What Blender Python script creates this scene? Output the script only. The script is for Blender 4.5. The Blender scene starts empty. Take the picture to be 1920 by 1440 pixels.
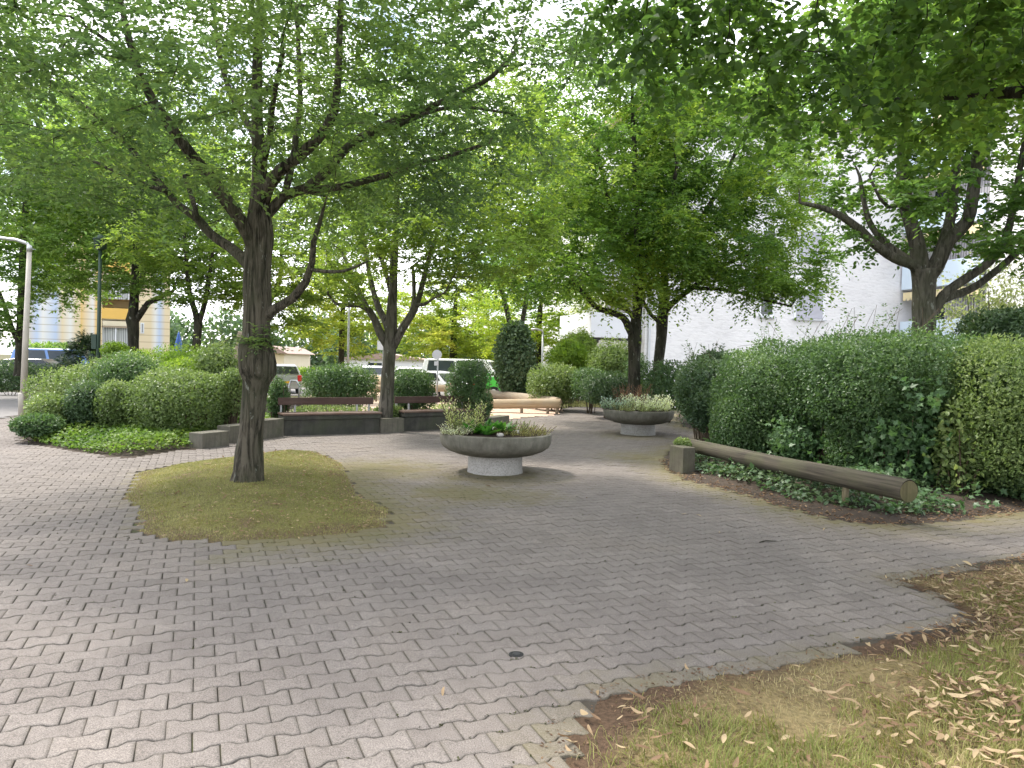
import bpy, math, random
import numpy as np
from mathutils import Vector, Matrix, noise
random.seed(7)
RNG = np.random.default_rng(11)
SC = bpy.context.scene
COL = SC.collection
F = 1400.0
R_ = math.radians

# ------------------------------------------------------------------ camera
PITCH = math.degrees(math.atan(40 / F))
ROT = Matrix.Rotation(R_(90 - PITCH), 3, 'X') @ Matrix.Rotation(R_(1.4), 3, 'Z')
CAMZ = 1.5
cam = bpy.data.cameras.new('camera')
camo = bpy.data.objects.new('camera', cam)
COL.objects.link(camo)
camo.matrix_world = Matrix.Translation((0, 0, CAMZ)) @ ROT.to_4x4()
cam.sensor_width = 36
cam.lens = 36 * F / 1920
cam.clip_end = 3000
cam.clip_start = 0.05
SC.camera = camo

def ray(px, py):
    return ROT @ Vector(((px - 960) / F, -(py - 720) / F, -1))

def G(px, py, z=0.0):
    d = ray(px, py)
    t = (z - CAMZ) / d.z
    return Vector((d.x * t, d.y * t, z))

def D(px, py, Y):
    d = ray(px, py)
    t = Y / d.y
    return Vector((d.x * t, Y, CAMZ + d.z * t))

def PX(r, Y):
    return r * Y / F

def terrain(x, y):
    t = min(max((y - 23) / 10, 0), 1)
    return -0.3 * t * t * (3 - 2 * t)

# ------------------------------------------------------------------ object helpers
def props(o, label=None, cat=None, group=None, kind=None):
    if label: o['label'] = label
    if cat: o['category'] = cat
    if group: o['group'] = group
    if kind: o['kind'] = kind
    return o

def empty(name, loc, rz=0, label=None, cat=None, group=None):
    o = bpy.data.objects.new(name, None)
    COL.objects.link(o)
    o.location = loc
    o.rotation_euler = (0, 0, rz)
    o.empty_display_size = 0.2
    return props(o, label, cat, group)

def wloc(o):
    v = Vector((0, 0, 0))
    while o is not None:
        v += o.location
        o = o.parent
    return v

def link(name, me, mat, parent=None, local=False):
    o = bpy.data.objects.new(name, me)
    COL.objects.link(o)
    if mat is not None:
        me.materials.append(mat)
    if parent is not None:
        o.parent = parent
        if not local:
            v = wloc(parent)
            me.transform(Matrix.Translation(-v))
    return o

def np_mesh(name, V, Fc, tone=None, extra=None):
    """V (n,3), Fc list of (m,k) int arrays"""
    me = bpy.data.meshes.new(name)
    V = np.ascontiguousarray(V, dtype=np.float32)
    if not isinstance(Fc, (list, tuple)):
        Fc = [Fc]
    me.vertices.add(len(V))
    me.vertices.foreach_set('co', V.ravel())
    nl = sum(f.size for f in Fc)
    npol = sum(len(f) for f in Fc)
    me.loops.add(nl)
    me.polygons.add(npol)
    me.loops.foreach_set('vertex_index', np.concatenate([f.ravel() for f in Fc]).astype(np.int32))
    tot = np.concatenate([np.full(len(f), f.shape[1], np.int32) for f in Fc])
    st = np.concatenate([[0], np.cumsum(tot)[:-1]]).astype(np.int32)
    me.polygons.foreach_set('loop_start', st)
    me.update(calc_edges=True)
    me.validate()
    for nm, a in (('tone', tone),) + tuple((extra or {}).items()):
        if a is not None:
            at = me.attributes.new(nm, 'FLOAT', 'POINT')
            at.data.foreach_set('value', np.ascontiguousarray(a, dtype=np.float32))
    return me

class MB:
    def __init__(s):
        s.v = []; s.f = []
    def add(s, vs, fs):
        b = len(s.v)
        s.v += [tuple(v) for v in vs]
        s.f += [tuple(b + i for i in f) for f in fs]
        return s
    def frame(s, o, U, W, u0, u1, w0, w1, z0, z1):
        vs = []
        for z in (z0, z1):
            for (u, w) in ((u0, w0), (u1, w0), (u1, w1), (u0, w1)):
                vs.append((o[0] + U[0] * u + W[0] * w, o[1] + U[1] * u + W[1] * w, z))
        cr = U[0] * W[1] - U[1] * W[0]
        fs = [(0, 3, 2, 1), (4, 5, 6, 7), (0, 1, 5, 4), (1, 2, 6, 5), (2, 3, 7, 6), (3, 0, 4, 7)]
        if cr < 0: fs = [f[::-1] for f in fs]
        return s.add(vs, fs)
    def box(s, x0, x1, y0, y1, z0, z1):
        return s.frame((0, 0), (1, 0), (0, 1), x0, x1, y0, y1, z0, z1)
    def tube(s, pts, rads, n=8, cap=True, lump=0.0, lf=3.0, seed=0):
        pts = [Vector(p) for p in pts]
        m = len(pts)
        if m < 2: return s
        t0 = (pts[1] - pts[0]).normalized()
        ref = Vector((1, 0, 0)) if abs(t0.x) < 0.8 else Vector((0, 1, 0))
        a = (ref - t0 * ref.dot(t0)).normalized()
        vs = []; fs = []
        for i in range(m):
            t = (pts[min(i + 1, m - 1)] - pts[max(i - 1, 0)])
            if t.length < 1e-6: t = t0
            t = t.normalized()
            a = (a - t * a.dot(t))
            a = a.normalized() if a.length > 1e-6 else t.orthogonal().normalized()
            b = t.cross(a)
            for k in range(n):
                an = 2 * math.pi * k / n
                dv = a * math.cos(an) + b * math.sin(an)
                r = rads[i]
                if lump:
                    q = pts[i] + dv * r
                    r *= 1 + lump * (noise.noise(Vector((q.x * lf * 2.2, q.y * lf * 2.2, q.z * lf * .6 + seed))) + 0.5 * noise.noise(Vector((q.x * lf * 6, q.y * lf * 6, q.z * lf * .9 + seed))))
                vs.append(pts[i] + dv * r)
        for i in range(m - 1):
            for k in range(n):
                k2 = (k + 1) % n
                fs.append((i * n + k, i * n + k2, (i + 1) * n + k2, (i + 1) * n + k))
        if cap:
            fs.append(tuple(range(n))[::-1])
            fs.append(tuple((m - 1) * n + k for k in range(n)))
        return s.add(vs, fs)
    def bar(s, p, q, r, n=8):
        return s.tube([p, q], [r, r], n)
    def lathe(s, prof, n=48, c=(0, 0, 0), closed=False):
        vs = []; fs = []
        m = len(prof)
        for (r, z) in prof:
            for k in range(n):
                an = 2 * math.pi * k / n
                vs.append((c[0] + r * math.cos(an), c[1] + r * math.sin(an), c[2] + z))
        for i in range(m - 1):
            for k in range(n):
                k2 = (k + 1) % n
                fs.append((i * n + k, i * n + k2, (i + 1) * n + k2, (i + 1) * n + k))
        if closed:
            fs.append(tuple(range(n))[::-1]); fs.append(tuple((m - 1) * n + k for k in range(n)))
        return s.add(vs, fs)
    def prism(s, poly, y0, y1, taper=None):
        """poly in xz, extruded along y; taper(z)->half width scale"""
        n = len(poly)
        vs = []
        for y in (y0, y1):
            for (x, z) in poly:
                k = taper(z) if taper else 1
                vs.append((x, y * k, z))
        fs = [tuple(range(n)), tuple(range(2 * n - 1, n - 1, -1))]
        for i in range(n):
            j = (i + 1) % n
            fs.append((i, i + n, j + n, j))
        return s.add(vs, fs)
    def build(s, name, mat, parent=None, local=False, smooth=False, bevel=0, seg=2):
        me = bpy.data.meshes.new(name)
        me.from_pydata(s.v, [], s.f)
        me.update()
        if smooth:
            me.polygons.foreach_set('use_smooth', [True] * len(me.polygons))
        o = link(name, me, mat, parent, local)
        if bevel:
            b = o.modifiers.new('bevel', 'BEVEL')
            b.width = bevel; b.segments = seg; b.limit_method = 'ANGLE'; b.angle_limit = R_(35)
        return o

# ------------------------------------------------------------------ materials
def newmat(name):
    m = bpy.data.materials.new(name)
    m.use_nodes = True
    nt = m.node_tree
    nt.nodes.clear()
    out = nt.nodes.new('ShaderNodeOutputMaterial')
    return m, nt, out

def N(nt, t, **kw):
    n = nt.nodes.new(t)
    for k, v in kw.items():
        if k.startswith('i_'):
            n.inputs[k[2:].replace('_', ' ')].default_value = v
        else:
            setattr(n, k, v)
    return n

def ramp(nt, stops, interp='LINEAR'):
    n = nt.nodes.new('ShaderNodeValToRGB')
    n.color_ramp.interpolation = interp
    el = n.color_ramp.elements
    while len(el) < len(stops): el.new(0.5)
    for e, (p, c) in zip(el, stops):
        e.position = p
        e.color = (c[0], c[1], c[2], 1) if not isinstance(c, (int, float)) else (c, c, c, 1)
    return n

def mixc(nt, fac, a, b, mode='MIX'):
    n = nt.nodes.new('ShaderNodeMix')
    n.data_type = 'RGBA'; n.blend_type = mode
    for sock, val in ((n.inputs[0], fac), (n.inputs[6], a), (n.inputs[7], b)):
        if hasattr(val, 'is_output'): nt.links.new(val, sock)
        elif isinstance(val, (int, float)): sock.default_value = val
        else: sock.default_value = (*val[:3], 1)
    return n.outputs[2]

def math_(nt, op, a, b=None, clamp=False):
    n = nt.nodes.new('ShaderNodeMath'); n.operation = op; n.use_clamp = clamp
    for i, val in enumerate((a, b)):
        if val is None: continue
        if hasattr(val, 'is_output'): nt.links.new(val, n.inputs[i])
        else: n.inputs[i].default_value = val
    return n.outputs[0]

def coords(nt, scale=(1, 1, 1), kind='Object'):
    tc = nt.nodes.new('ShaderNodeTexCoord')
    mp = nt.nodes.new('ShaderNodeMapping')
    mp.inputs['Scale'].default_value = scale
    nt.links.new(tc.outputs[kind], mp.inputs['Vector'])
    return mp.outputs[0]

def noise_(nt, vec, scale, detail=4, rough=.55, dist=0):
    n = nt.nodes.new('ShaderNodeTexNoise')
    n.inputs['Scale'].default_value = scale
    n.inputs['Detail'].default_value = detail
    n.inputs['Roughness'].default_value = rough
    n.inputs['Distortion'].default_value = dist
    if vec is not None: nt.links.new(vec, n.inputs['Vector'])
    return n.outputs[0]

def bump_(nt, h, strength=.3, dist=.01):
    n = nt.nodes.new('ShaderNodeBump')
    n.inputs['Strength'].default_value = strength
    n.inputs['Distance'].default_value = dist
    nt.links.new(h, n.inputs['Height'])
    return n.outputs[0]

def principled(nt, out, col, rough=.7, normal=None, metal=0, spec=.35):
    p = nt.nodes.new('ShaderNodeBsdfPrincipled')
    if hasattr(col, 'is_output'): nt.links.new(col, p.inputs['Base Color'])
    else: p.inputs['Base Color'].default_value = (*col[:3], 1)
    if hasattr(rough, 'is_output'): nt.links.new(rough, p.inputs['Roughness'])
    else: p.inputs['Roughness'].default_value = rough
    p.inputs['Metallic'].default_value = metal
    p.inputs['Specular IOR Level'].default_value = spec
    if normal is not None: nt.links.new(normal, p.inputs['Normal'])
    nt.links.new(p.outputs[0], out.inputs[0])
    return p

def attr(nt, name):
    n = nt.nodes.new('ShaderNodeAttribute'); n.attribute_name = name
    return n.outputs['Fac']

def leaf_mat(name, c0, c1, c2, trans=.4, rough=.52, tgain=(1.6, 1.7, .95), spec=.28):
    m, nt, out = newmat(name)
    rp = ramp(nt, [(0.0, c0), (.5, c1), (1.0, c2)])
    nt.links.new(attr(nt, 'tone'), rp.inputs[0])
    p = nt.nodes.new('ShaderNodeBsdfPrincipled')
    nt.links.new(rp.outputs[0], p.inputs['Base Color'])
    p.inputs['Roughness'].default_value = rough
    p.inputs['Specular IOR Level'].default_value = spec
    t = nt.nodes.new('ShaderNodeBsdfTranslucent')
    tg = mixc(nt, 1.0, rp.outputs[0], tgain, 'MULTIPLY')
    nt.links.new(tg, t.inputs['Color'])
    mx = nt.nodes.new('ShaderNodeMixShader')
    mx.inputs[0].default_value = trans
    nt.links.new(p.outputs[0], mx.inputs[1]); nt.links.new(t.outputs[0], mx.inputs[2])
    nt.links.new(mx.outputs[0], out.inputs[0])
    return m

def simple(name, col, rough=.6, metal=0, var=.12, scale=6, bump=0, spec=.35):
    m, nt, out = newmat(name)
    v = coords(nt)
    n1 = noise_(nt, v, scale, 6, .6)
    rp = ramp(nt, [(.25, tuple(c * (1 - var) for c in col)), (.75, tuple(min(1, c * (1 + var)) for c in col))])
    nt.links.new(n1, rp.inputs[0])
    nb = bump_(nt, noise_(nt, v, scale * 8, 4), bump, .01) if bump else None
    principled(nt, out, rp.outputs[0], rough, nb, metal, spec)
    return m

def bark_mat(name, dark, light, green, zs=1.6, sc=9.0):
    m, nt, out = newmat(name)
    v = coords(nt, (sc, sc, zs))
    n1 = noise_(nt, v, 1.6, 8, .65, .6)
    rp = ramp(nt, [(.40, dark), (.56, light)])
    nt.links.new(n1, rp.inputs[0])
    v2 = coords(nt)
    g = noise_(nt, v2, 2.2, 5, .6)
    gr = ramp(nt, [(.42, 0.0), (.66, .75)])
    nt.links.new(g, gr.inputs[0])
    c = mixc(nt, gr.outputs[0], rp.outputs[0], green)
    li = noise_(nt, coords(nt, (1, 1, .45)), 13, 5, .6)
    lr = ramp(nt, [(.635, 0.0), (.68, .8)])
    nt.links.new(li, lr.inputs[0])
    c = mixc(nt, lr.outputs[0], c, (.30, .31, .27))
    vz = coords(nt, (sc * 2.2, sc * 2.2, zs * 1.2))
    h = math_(nt, 'ADD', noise_(nt, vz, 1.5, 8, .7, .8), math_(nt, 'MULTIPLY', n1, 1.2))
    principled(nt, out, c, .9, bump_(nt, h, 1.0, .06), 0, .2)
    return m

def concrete_mat(name, base, stain, streak=True, moss=(.06, .075, .035), mossamt=.55, speck=0.0):
    m, nt, out = newmat(name)
    v = coords(nt)
    n1 = noise_(nt, v, 5, 8, .65)
    rp = ramp(nt, [(.32, stain), (.68, base)])
    nt.links.new(n1, rp.inputs[0])
    c = rp.outputs[0]
    if streak:
        s = noise_(nt, coords(nt, (22, 22, 1.6)), 1.0, 8, .7, .5)
        sr = ramp(nt, [(.45, 0.0), (.75, .5)])
        nt.links.new(s, sr.inputs[0])
        c = mixc(nt, sr.outputs[0], c, tuple(k * .55 for k in stain))
    g = noise_(nt, v, 2.3, 6, .65)
    gr = ramp(nt, [(.45, 0.0), (.75, mossamt)])
    nt.links.new(g, gr.inputs[0])
    c = mixc(nt, gr.outputs[0], c, moss)
    h = noise_(nt, v, 90, 4, .6)
    if speck:
        vo = nt.nodes.new('ShaderNodeTexVoronoi'); vo.inputs['Scale'].default_value = 95
        nt.links.new(v, vo.inputs['Vector'])
        vr = ramp(nt, [(.0, (.30, .29, .27)), (.5, (.55, .53, .5)), (1, (.14, .14, .13))])
        nt.links.new(vo.outputs['Color'], vr.inputs[0])
        c = mixc(nt, speck, c, vr.outputs[0])
        h = vo.outputs['Distance']
    principled(nt, out, c, .88, bump_(nt, h, .5, .006), 0, .25)
    return m

def wood_mat(name, c0, c1, axis=0, rough=.75, weather=(.2, .19, .17), wamt=.4):
    m, nt, out = newmat(name)
    sc = [30, 30, 30]; sc[axis] = .9
    n1 = noise_(nt, coords(nt, tuple(sc)), 1.0, 6, .6, .4)
    rp = ramp(nt, [(.3, c0), (.7, c1)])
    nt.links.new(n1, rp.inputs[0])
    w = noise_(nt, coords(nt), 2.5, 6, .65)
    wr = ramp(nt, [(.42, 0.0), (.72, wamt)])
    nt.links.new(w, wr.inputs[0])
    c = mixc(nt, wr.outputs[0], rp.outputs[0], weather)
    principled(nt, out, c, rough, bump_(nt, n1, .6, .008), 0, .25)
    return m

M = {}
M['leaf_main'] = leaf_mat('leaf_main', (0.068, 0.111, 0.060), (0.111, 0.179, 0.083), (0.195, 0.267, 0.098), .52)
M['leaf_mid'] = leaf_mat('leaf_mid', (0.086, 0.140, 0.039), (0.161, 0.230, 0.053), (0.276, 0.333, 0.069), .55)
M['leaf_dense'] = leaf_mat('leaf_dense', (0.066, 0.132, 0.035), (0.139, 0.232, 0.048), (0.317, 0.396, 0.073), .52)
M['leaf_linden'] = leaf_mat('leaf_linden', (0.050, 0.096, 0.031), (0.090, 0.158, 0.041), (0.174, 0.246, 0.054), .6)
M['leaf_sparse'] = leaf_mat('leaf_sparse', (0.048, 0.102, 0.030), (0.096, 0.174, 0.046), (0.168, 0.252, 0.066), .48)
M['leaf_back'] = leaf_mat('leaf_back', (0.090, 0.164, 0.045), (0.172, 0.269, 0.067), (0.299, 0.389, 0.090), .5)
M['leaf_yellow'] = leaf_mat('leaf_yellow', (.14, .22, .03), (.27, .35, .05), (.42, .45, .07), .5)
M['leaf_autumn'] = leaf_mat('leaf_autumn', (.14, .21, .035), (.27, .33, .055), (.40, .38, .09), .5)
M['leaf_far'] = leaf_mat('leaf_far', (.07, .12, .07), (.11, .17, .09), (.17, .22, .10), .4)
M['leaf_bush'] = leaf_mat('leaf_bush', (0.090, 0.138, 0.047), (0.156, 0.216, 0.078), (0.264, 0.312, 0.128), .35, .38)
M['leaf_bush_dark'] = leaf_mat('leaf_bush_dark', (0.044, 0.081, 0.045), (0.075, 0.125, 0.059), (0.125, 0.181, 0.084), .3, .35)
M['leaf_hedge'] = leaf_mat('leaf_hedge', (0.052, 0.098, 0.045), (0.088, 0.150, 0.060), (0.156, 0.227, 0.090), .33, .36)
M['leaf_hedge_light'] = leaf_mat('leaf_hedge_light', (0.069, 0.112, 0.042), (0.119, 0.175, 0.059), (0.200, 0.250, 0.091), .35, .5)
M['leaf_maple'] = leaf_mat('leaf_maple', (.05,.105,.045), (.08,.15,.065), (.13,.20,.10), .33, .42, spec=.35)
M['leaf_lime'] = leaf_mat('leaf_lime', (.09, .17, .02), (.16, .25, .03), (.26, .33, .05), .42)
M['leaf_ivy'] = leaf_mat('leaf_ivy', (0.046, 0.081, 0.040), (0.081, 0.132, 0.063), (0.172, 0.230, 0.127), .22, .4, spec=.35)
M['leaf_varieg'] = leaf_mat('leaf_varieg', (.12, .18, .06), (.30, .34, .16), (.55, .55, .34), .35)
M['leaf_silver'] = leaf_mat('leaf_silver', (.42, .47, .36), (.58, .62, .50), (.72, .73, .60), .35, .6)
M['leaf_bluegrey'] = leaf_mat('leaf_bluegrey', (.20, .29, .24), (.30, .39, .33), (.42, .50, .44), .25, .6)
M['leaf_red'] = leaf_mat('leaf_red', (.16, .07, .045), (.25, .11, .07), (.33, .18, .11), .3, .6)
M['leaf_cover'] = leaf_mat('leaf_cover', (0.057, 0.115, 0.025), (0.127, 0.207, 0.040), (0.253, 0.310, 0.069), .35)
M['leaf_glossy'] = leaf_mat('leaf_glossy', (.03, .11, .02), (.06, .18, .03), (.12, .27, .05), .3, .25, spec=.6)
M['leaf_dry'] = leaf_mat('leaf_dry', (.14, .16, .05), (.25, .25, .09), (.36, .31, .14), .3, .7)
M['moss'] = leaf_mat('moss', (.03, .028, .018), (.055, .06, .025), (.10, .10, .035), .1, .9)
M['pine'] = leaf_mat('pine', (.02, .045, .02), (.04, .075, .035), (.07, .11, .05), .15, .5)
M['grass'] = leaf_mat('grass', (0.137, 0.162, 0.039), (0.229, 0.233, 0.072), (0.389, 0.314, 0.169), .3, .6)
M['grass_dry'] = leaf_mat('grass_dry', (.19, .15, .07), (.30, .25, .13), (.42, .36, .20), .25, .7)
M['grass_moss'] = leaf_mat('grass_moss', (0.156, 0.162, 0.048), (0.228, 0.222, 0.078), (0.348, 0.312, 0.144), .25, .7)
M['litter'] = leaf_mat('litter', (.12, .07, .045), (.26, .17, .10), (.46, .36, .22), .25, .65, (1.1, 1.0, .7), .25)
M['bark'] = bark_mat('bark', (.028, .025, .018), (.165, .145, .11), (.075, .08, .045), 1.3, 15)
M['bark_grey'] = bark_mat('bark_grey', (.05, .046, .038), (.165, .15, .125), (.09, .095, .055))
M['bark_dark'] = bark_mat('bark_dark', (.022, .02, .016), (.075, .066, .052), (.045, .05, .028))
M['twig'] = simple('twig', (.10, .075, .05), .9)
M['concrete'] = concrete_mat('concrete', (.19, .175, .145), (.10, .092, .074))
M['concrete_moss'] = concrete_mat('concrete_moss', (.125, .115, .09), (.065, .06, .045), True, (.06, .07, .03), .8)
M['concrete_dark'] = concrete_mat('concrete_dark', (.085, .082, .072), (.045, .045, .04))
M['concrete_planter'] = concrete_mat('concrete_planter', (.21, .20, .17), (.105, .10, .08), True, (.05, .055, .03), .5)
M['aggregate'] = concrete_mat('aggregate', (.33, .32, .30), (.22, .21, .19), False, (.12, .12, .08), .3, .5)
M['bench_wood'] = wood_mat('bench_wood', (.055, .032, .026), (.105, .062, .05), 0, .5, (.125, .095, .08), .4)
M['seat_wood'] = wood_mat('seat_wood', (.075, .045, .035), (.15, .095, .072), 0, .6, (.23, .19, .16), .6)
M['log_dark'] = wood_mat('log_dark', (.018, .016, .012), (.115, .098, .075), 1, .85, (.075, .08, .04), .7)
M['log_end'] = wood_mat('log_end', (.075, .066, .034), (.15, .13, .065), 2, .85, (.06, .065, .025), .8)
M['log_light'] = wood_mat('log_light', (.29, .215, .135), (.43, .335, .22), 1, .7, (.36, .31, .24), .6)
M['log_grey'] = wood_mat('log_grey', (.22, .17, .12), (.36, .29, .21), 1, .75, (.25, .23, .18), .5)
M['post_wood'] = wood_mat('post_wood', (.10, .085, .05), (.19, .16, .10), 2, .85, (.10, .11, .05), .6)
M['galv'] = simple('galv', (.42, .43, .43), .42, .7, .15, 9)
M['lamp_paint'] = simple('lamp_paint', (.40, .37, .32), .55, .2, .12, 5)
M['pole_green'] = simple('pole_green', (.025, .05, .035), .5)
M['sign_grey'] = simple('sign_grey', (.52, .54, .57), .5, .2, .06, 5)
M['white_paint'] = simple('white_paint', (.78, .79, .82), .55, 0, .04, 4)
M['sand'] = simple('sand', (.50, .37, .28), .95, 0, .18, 2.5, .3)
M['soil'] = simple('soil', (.052, .038, .028), .95, 0, .4, 9, .9)
M['asphalt'] = simple('asphalt', (.17, .16, .155), .9, 0, .18, 3, .3)
M['glass'] = simple('glass', (.035, .045, .05), .06, 0, .1, 3, 0, .6)
M['tyre'] = simple('tyre', (.02, .02, .02), .85)
M['rim'] = simple('rim', (.5, .5, .52), .35, .8)
M['car_silver'] = simple('car_silver', (.42, .43, .44), .3, .5, .03, 2)
M['car_white'] = simple('car_white', (.78, .79, .80), .25, 0, .02, 2, 0, .5)
M['car_dark'] = simple('car_dark', (.04, .045, .055), .25, 0, .03, 2, 0, .5)
M['car_blue'] = simple('car_blue', (.13, .25, .55), .3, 0, .03, 2, 0, .5)
M['car_green'] = simple('car_green', (.06, .55, .05), .3, 0, .03, 2, 0, .5)
M['tail_red'] = simple('tail_red', (.6, .02, .02), .25, 0, .05, 4, 0, .5)
M['plate_yellow'] = simple('plate_yellow', (.75, .45, .04), .5)
M['trim_black'] = simple('trim_black', (.03, .03, .032), .55)
M['fabric_blue'] = simple('fabric_blue', (.08, .16, .48), .85)
M['render_white'] = None
# ------------------------------------------------------------------ foliage tools
def unit(a):
    return a / np.maximum(np.linalg.norm(a, axis=-1, keepdims=True), 1e-9)

def fnoise(P, freq, seed=0, octs=3):
    r = np.random.default_rng(seed + 1000)
    out = np.zeros(len(P)); amp = 1.0; tot = 0
    for o in range(octs):
        for _ in range(4):
            k = r.normal(size=3) * freq * 1.6
            out += amp * np.sin(P @ k + r.uniform(0, 6.28))
        tot += amp * 2.0
        amp *= .55; freq *= 2.1
    return out / tot

def leaf_geo(C, Dr, Nm, L, Wd, tone, kind='rhomb', fold=.18):
    """leaf quads: C base points, Dr axis, Nm normal, L length, Wd width -> (V, F, tone)"""
    n = len(C)
    Dr = unit(Dr)
    Nm = unit(Nm - Dr * np.sum(Nm * Dr, 1, keepdims=True))
    S = np.cross(Dr, Nm)
    L = np.broadcast_to(np.asarray(L, float), (n,))[:, None]
    Wd = np.broadcast_to(np.asarray(Wd, float), (n,))[:, None]
    if kind == 'rhomb':
        st = [(0, 0, 0), (.45, .5, fold), (1, 0, -.1), (.45, -.5, fold)]
        faces = [(0, 1, 2), (0, 2, 3)]
    elif kind == 'oval':
        st = [(0, 0, 0), (.22, .42, fold), (.62, .44, fold), (1, 0, -.12), (.62, -.44, fold), (.22, -.42, fold)]
        faces = [(0, 1, 2, 3), (0, 3, 4, 5)]
    elif kind == 'heart':
        st = [(0, 0, 0), (-.06, .3, .1), (.2, .52, fold), (.6, .38, fold), (1, 0, -.15), (.6, -.38, fold), (.2, -.52, fold), (-.06, -.3, .1)]
        faces = [(0, 1, 2, 3), (0, 3, 4, 4), (0, 4, 5, 5), (0, 5, 6, 7)]
        faces = [(0, 1, 2, 3), (0, 3, 4, 5), (0, 5, 6, 7)]
    elif kind == 'maple':
        st = [(0, 0, 0), (-.08, .34, .05), (.22, .30, .1), (.42, .62, .02), (.55, .24, .1), (1, 0, -.1), (.55, -.24, .1), (.42, -.62, .02), (.22, -.30, .1), (-.08, -.34, .05)]
        faces = [(0, 1, 2), (0, 2, 4), (2, 3, 4), (0, 4, 5), (0, 5, 6), (0, 6, 8), (6, 7, 8), (0, 8, 9)]
    elif kind == 'blade':
        st = [(0, .5, 0), (0, -.5, 0), (.55, -.4, .0), (.55, .4, .0), (1, 0, 0)]
        faces = None
    k = len(st)
    V = np.empty((n, k, 3))
    for i, (t, s, h) in enumerate(st):
        V[:, i] = C + Dr * (L * t) + S * (Wd * s) + Nm * (Wd * h)
    base = (np.arange(n) * k)[:, None, None]
    fa = np.array(faces)[None]
    Fc = (base + fa).reshape(-1, fa.shape[2])
    return V.reshape(-1, 3), Fc, np.repeat(tone, k)

def leaf_mesh(name, parts, twigs=None):
    """parts: list of (V,F,tone); twigs: an MB of quad tubes that becomes material slot 1"""
    Vs = []; Fs = {}; Ts = []; off = 0; Ms = {}
    parts = [(p, 0) for p in parts]
    if twigs is not None and twigs.f:
        parts.append(((np.array(twigs.v), np.array(twigs.f), np.full(len(twigs.v), .3)), 1))
    for (V, Fc, t), mi in parts:
        Fs.setdefault(Fc.shape[1], []).append(Fc + off)
        Ms.setdefault(Fc.shape[1], []).append(np.full(len(Fc), mi, np.int32))
        Vs.append(V); Ts.append(t); off += len(V)
    me = np_mesh(name, np.concatenate(Vs), [np.concatenate(v) for v in Fs.values()], np.concatenate(Ts))
    if twigs is not None:
        me.polygons.foreach_set('material_index', np.concatenate([np.concatenate(v) for v in Ms.values()]))
    return me

def leafy(name, parts, mat, parent, twigs=None):
    me = leaf_mesh(name, parts, twigs)
    o = link(name, me, mat, parent)
    if twigs is not None: me.materials.append(M['twig'])
    return o

def sprays(P, Dd, ntw, L, K, leaf, rng, flat=.75, droop=.12, wr=.5, spread=.8, kind='rhomb', tone_mu=.45, tone_sd=.14, zsq=.35, tones=None):
    """leafy twigs at carriers P with branch directions Dd"""
    n = len(P)
    P = np.repeat(P, ntw, 0); Dd = np.repeat(Dd, ntw, 0)
    m = len(P)
    rd = rng.normal(size=(m, 3)); rd[:, 2] *= zsq
    td = unit(unit(Dd) * .55 + unit(rd) * spread)
    Lt = L * rng.uniform(.6, 1.3, m)
    base_t = np.repeat(rng.normal(tone_mu, tone_sd, n) if tones is None else tones, ntw) + rng.normal(0, .06, m)
    t = (np.arange(K) + .6)[None] / K * np.ones((m, 1)) + rng.normal(0, .04, (m, K))
    C = P[:, None] + td[:, None] * (t * Lt[:, None])[..., None]
    C[..., 2] -= droop * (t ** 2) * Lt[:, None]
    up = np.array([0, 0, 1.0])
    perp = unit(np.cross(td, up) + 1e-4)
    side = np.where((np.arange(K) % 2) == 0, 1.0, -1.0)
    ld = td[:, None] * .55 + perp[:, None] * side[None, :, None] * .85 + rng.normal(0, .22, (m, K, 3))
    nm = up * flat + rng.normal(0, 1, (m, K, 3)) * (1 - flat) + td[:, None] * -.1
    C = C.reshape(-1, 3); ld = ld.reshape(-1, 3); nm = nm.reshape(-1, 3)
    ld[:, 2] -= .15
    q = len(C)
    ll = leaf * rng.uniform(.65, 1.25, q)
    tn = np.clip(np.repeat(base_t, K) + rng.normal(0, .1, q), 0, 1)
    return leaf_geo(C, ld, nm, ll, ll * wr, tn, kind)

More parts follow.
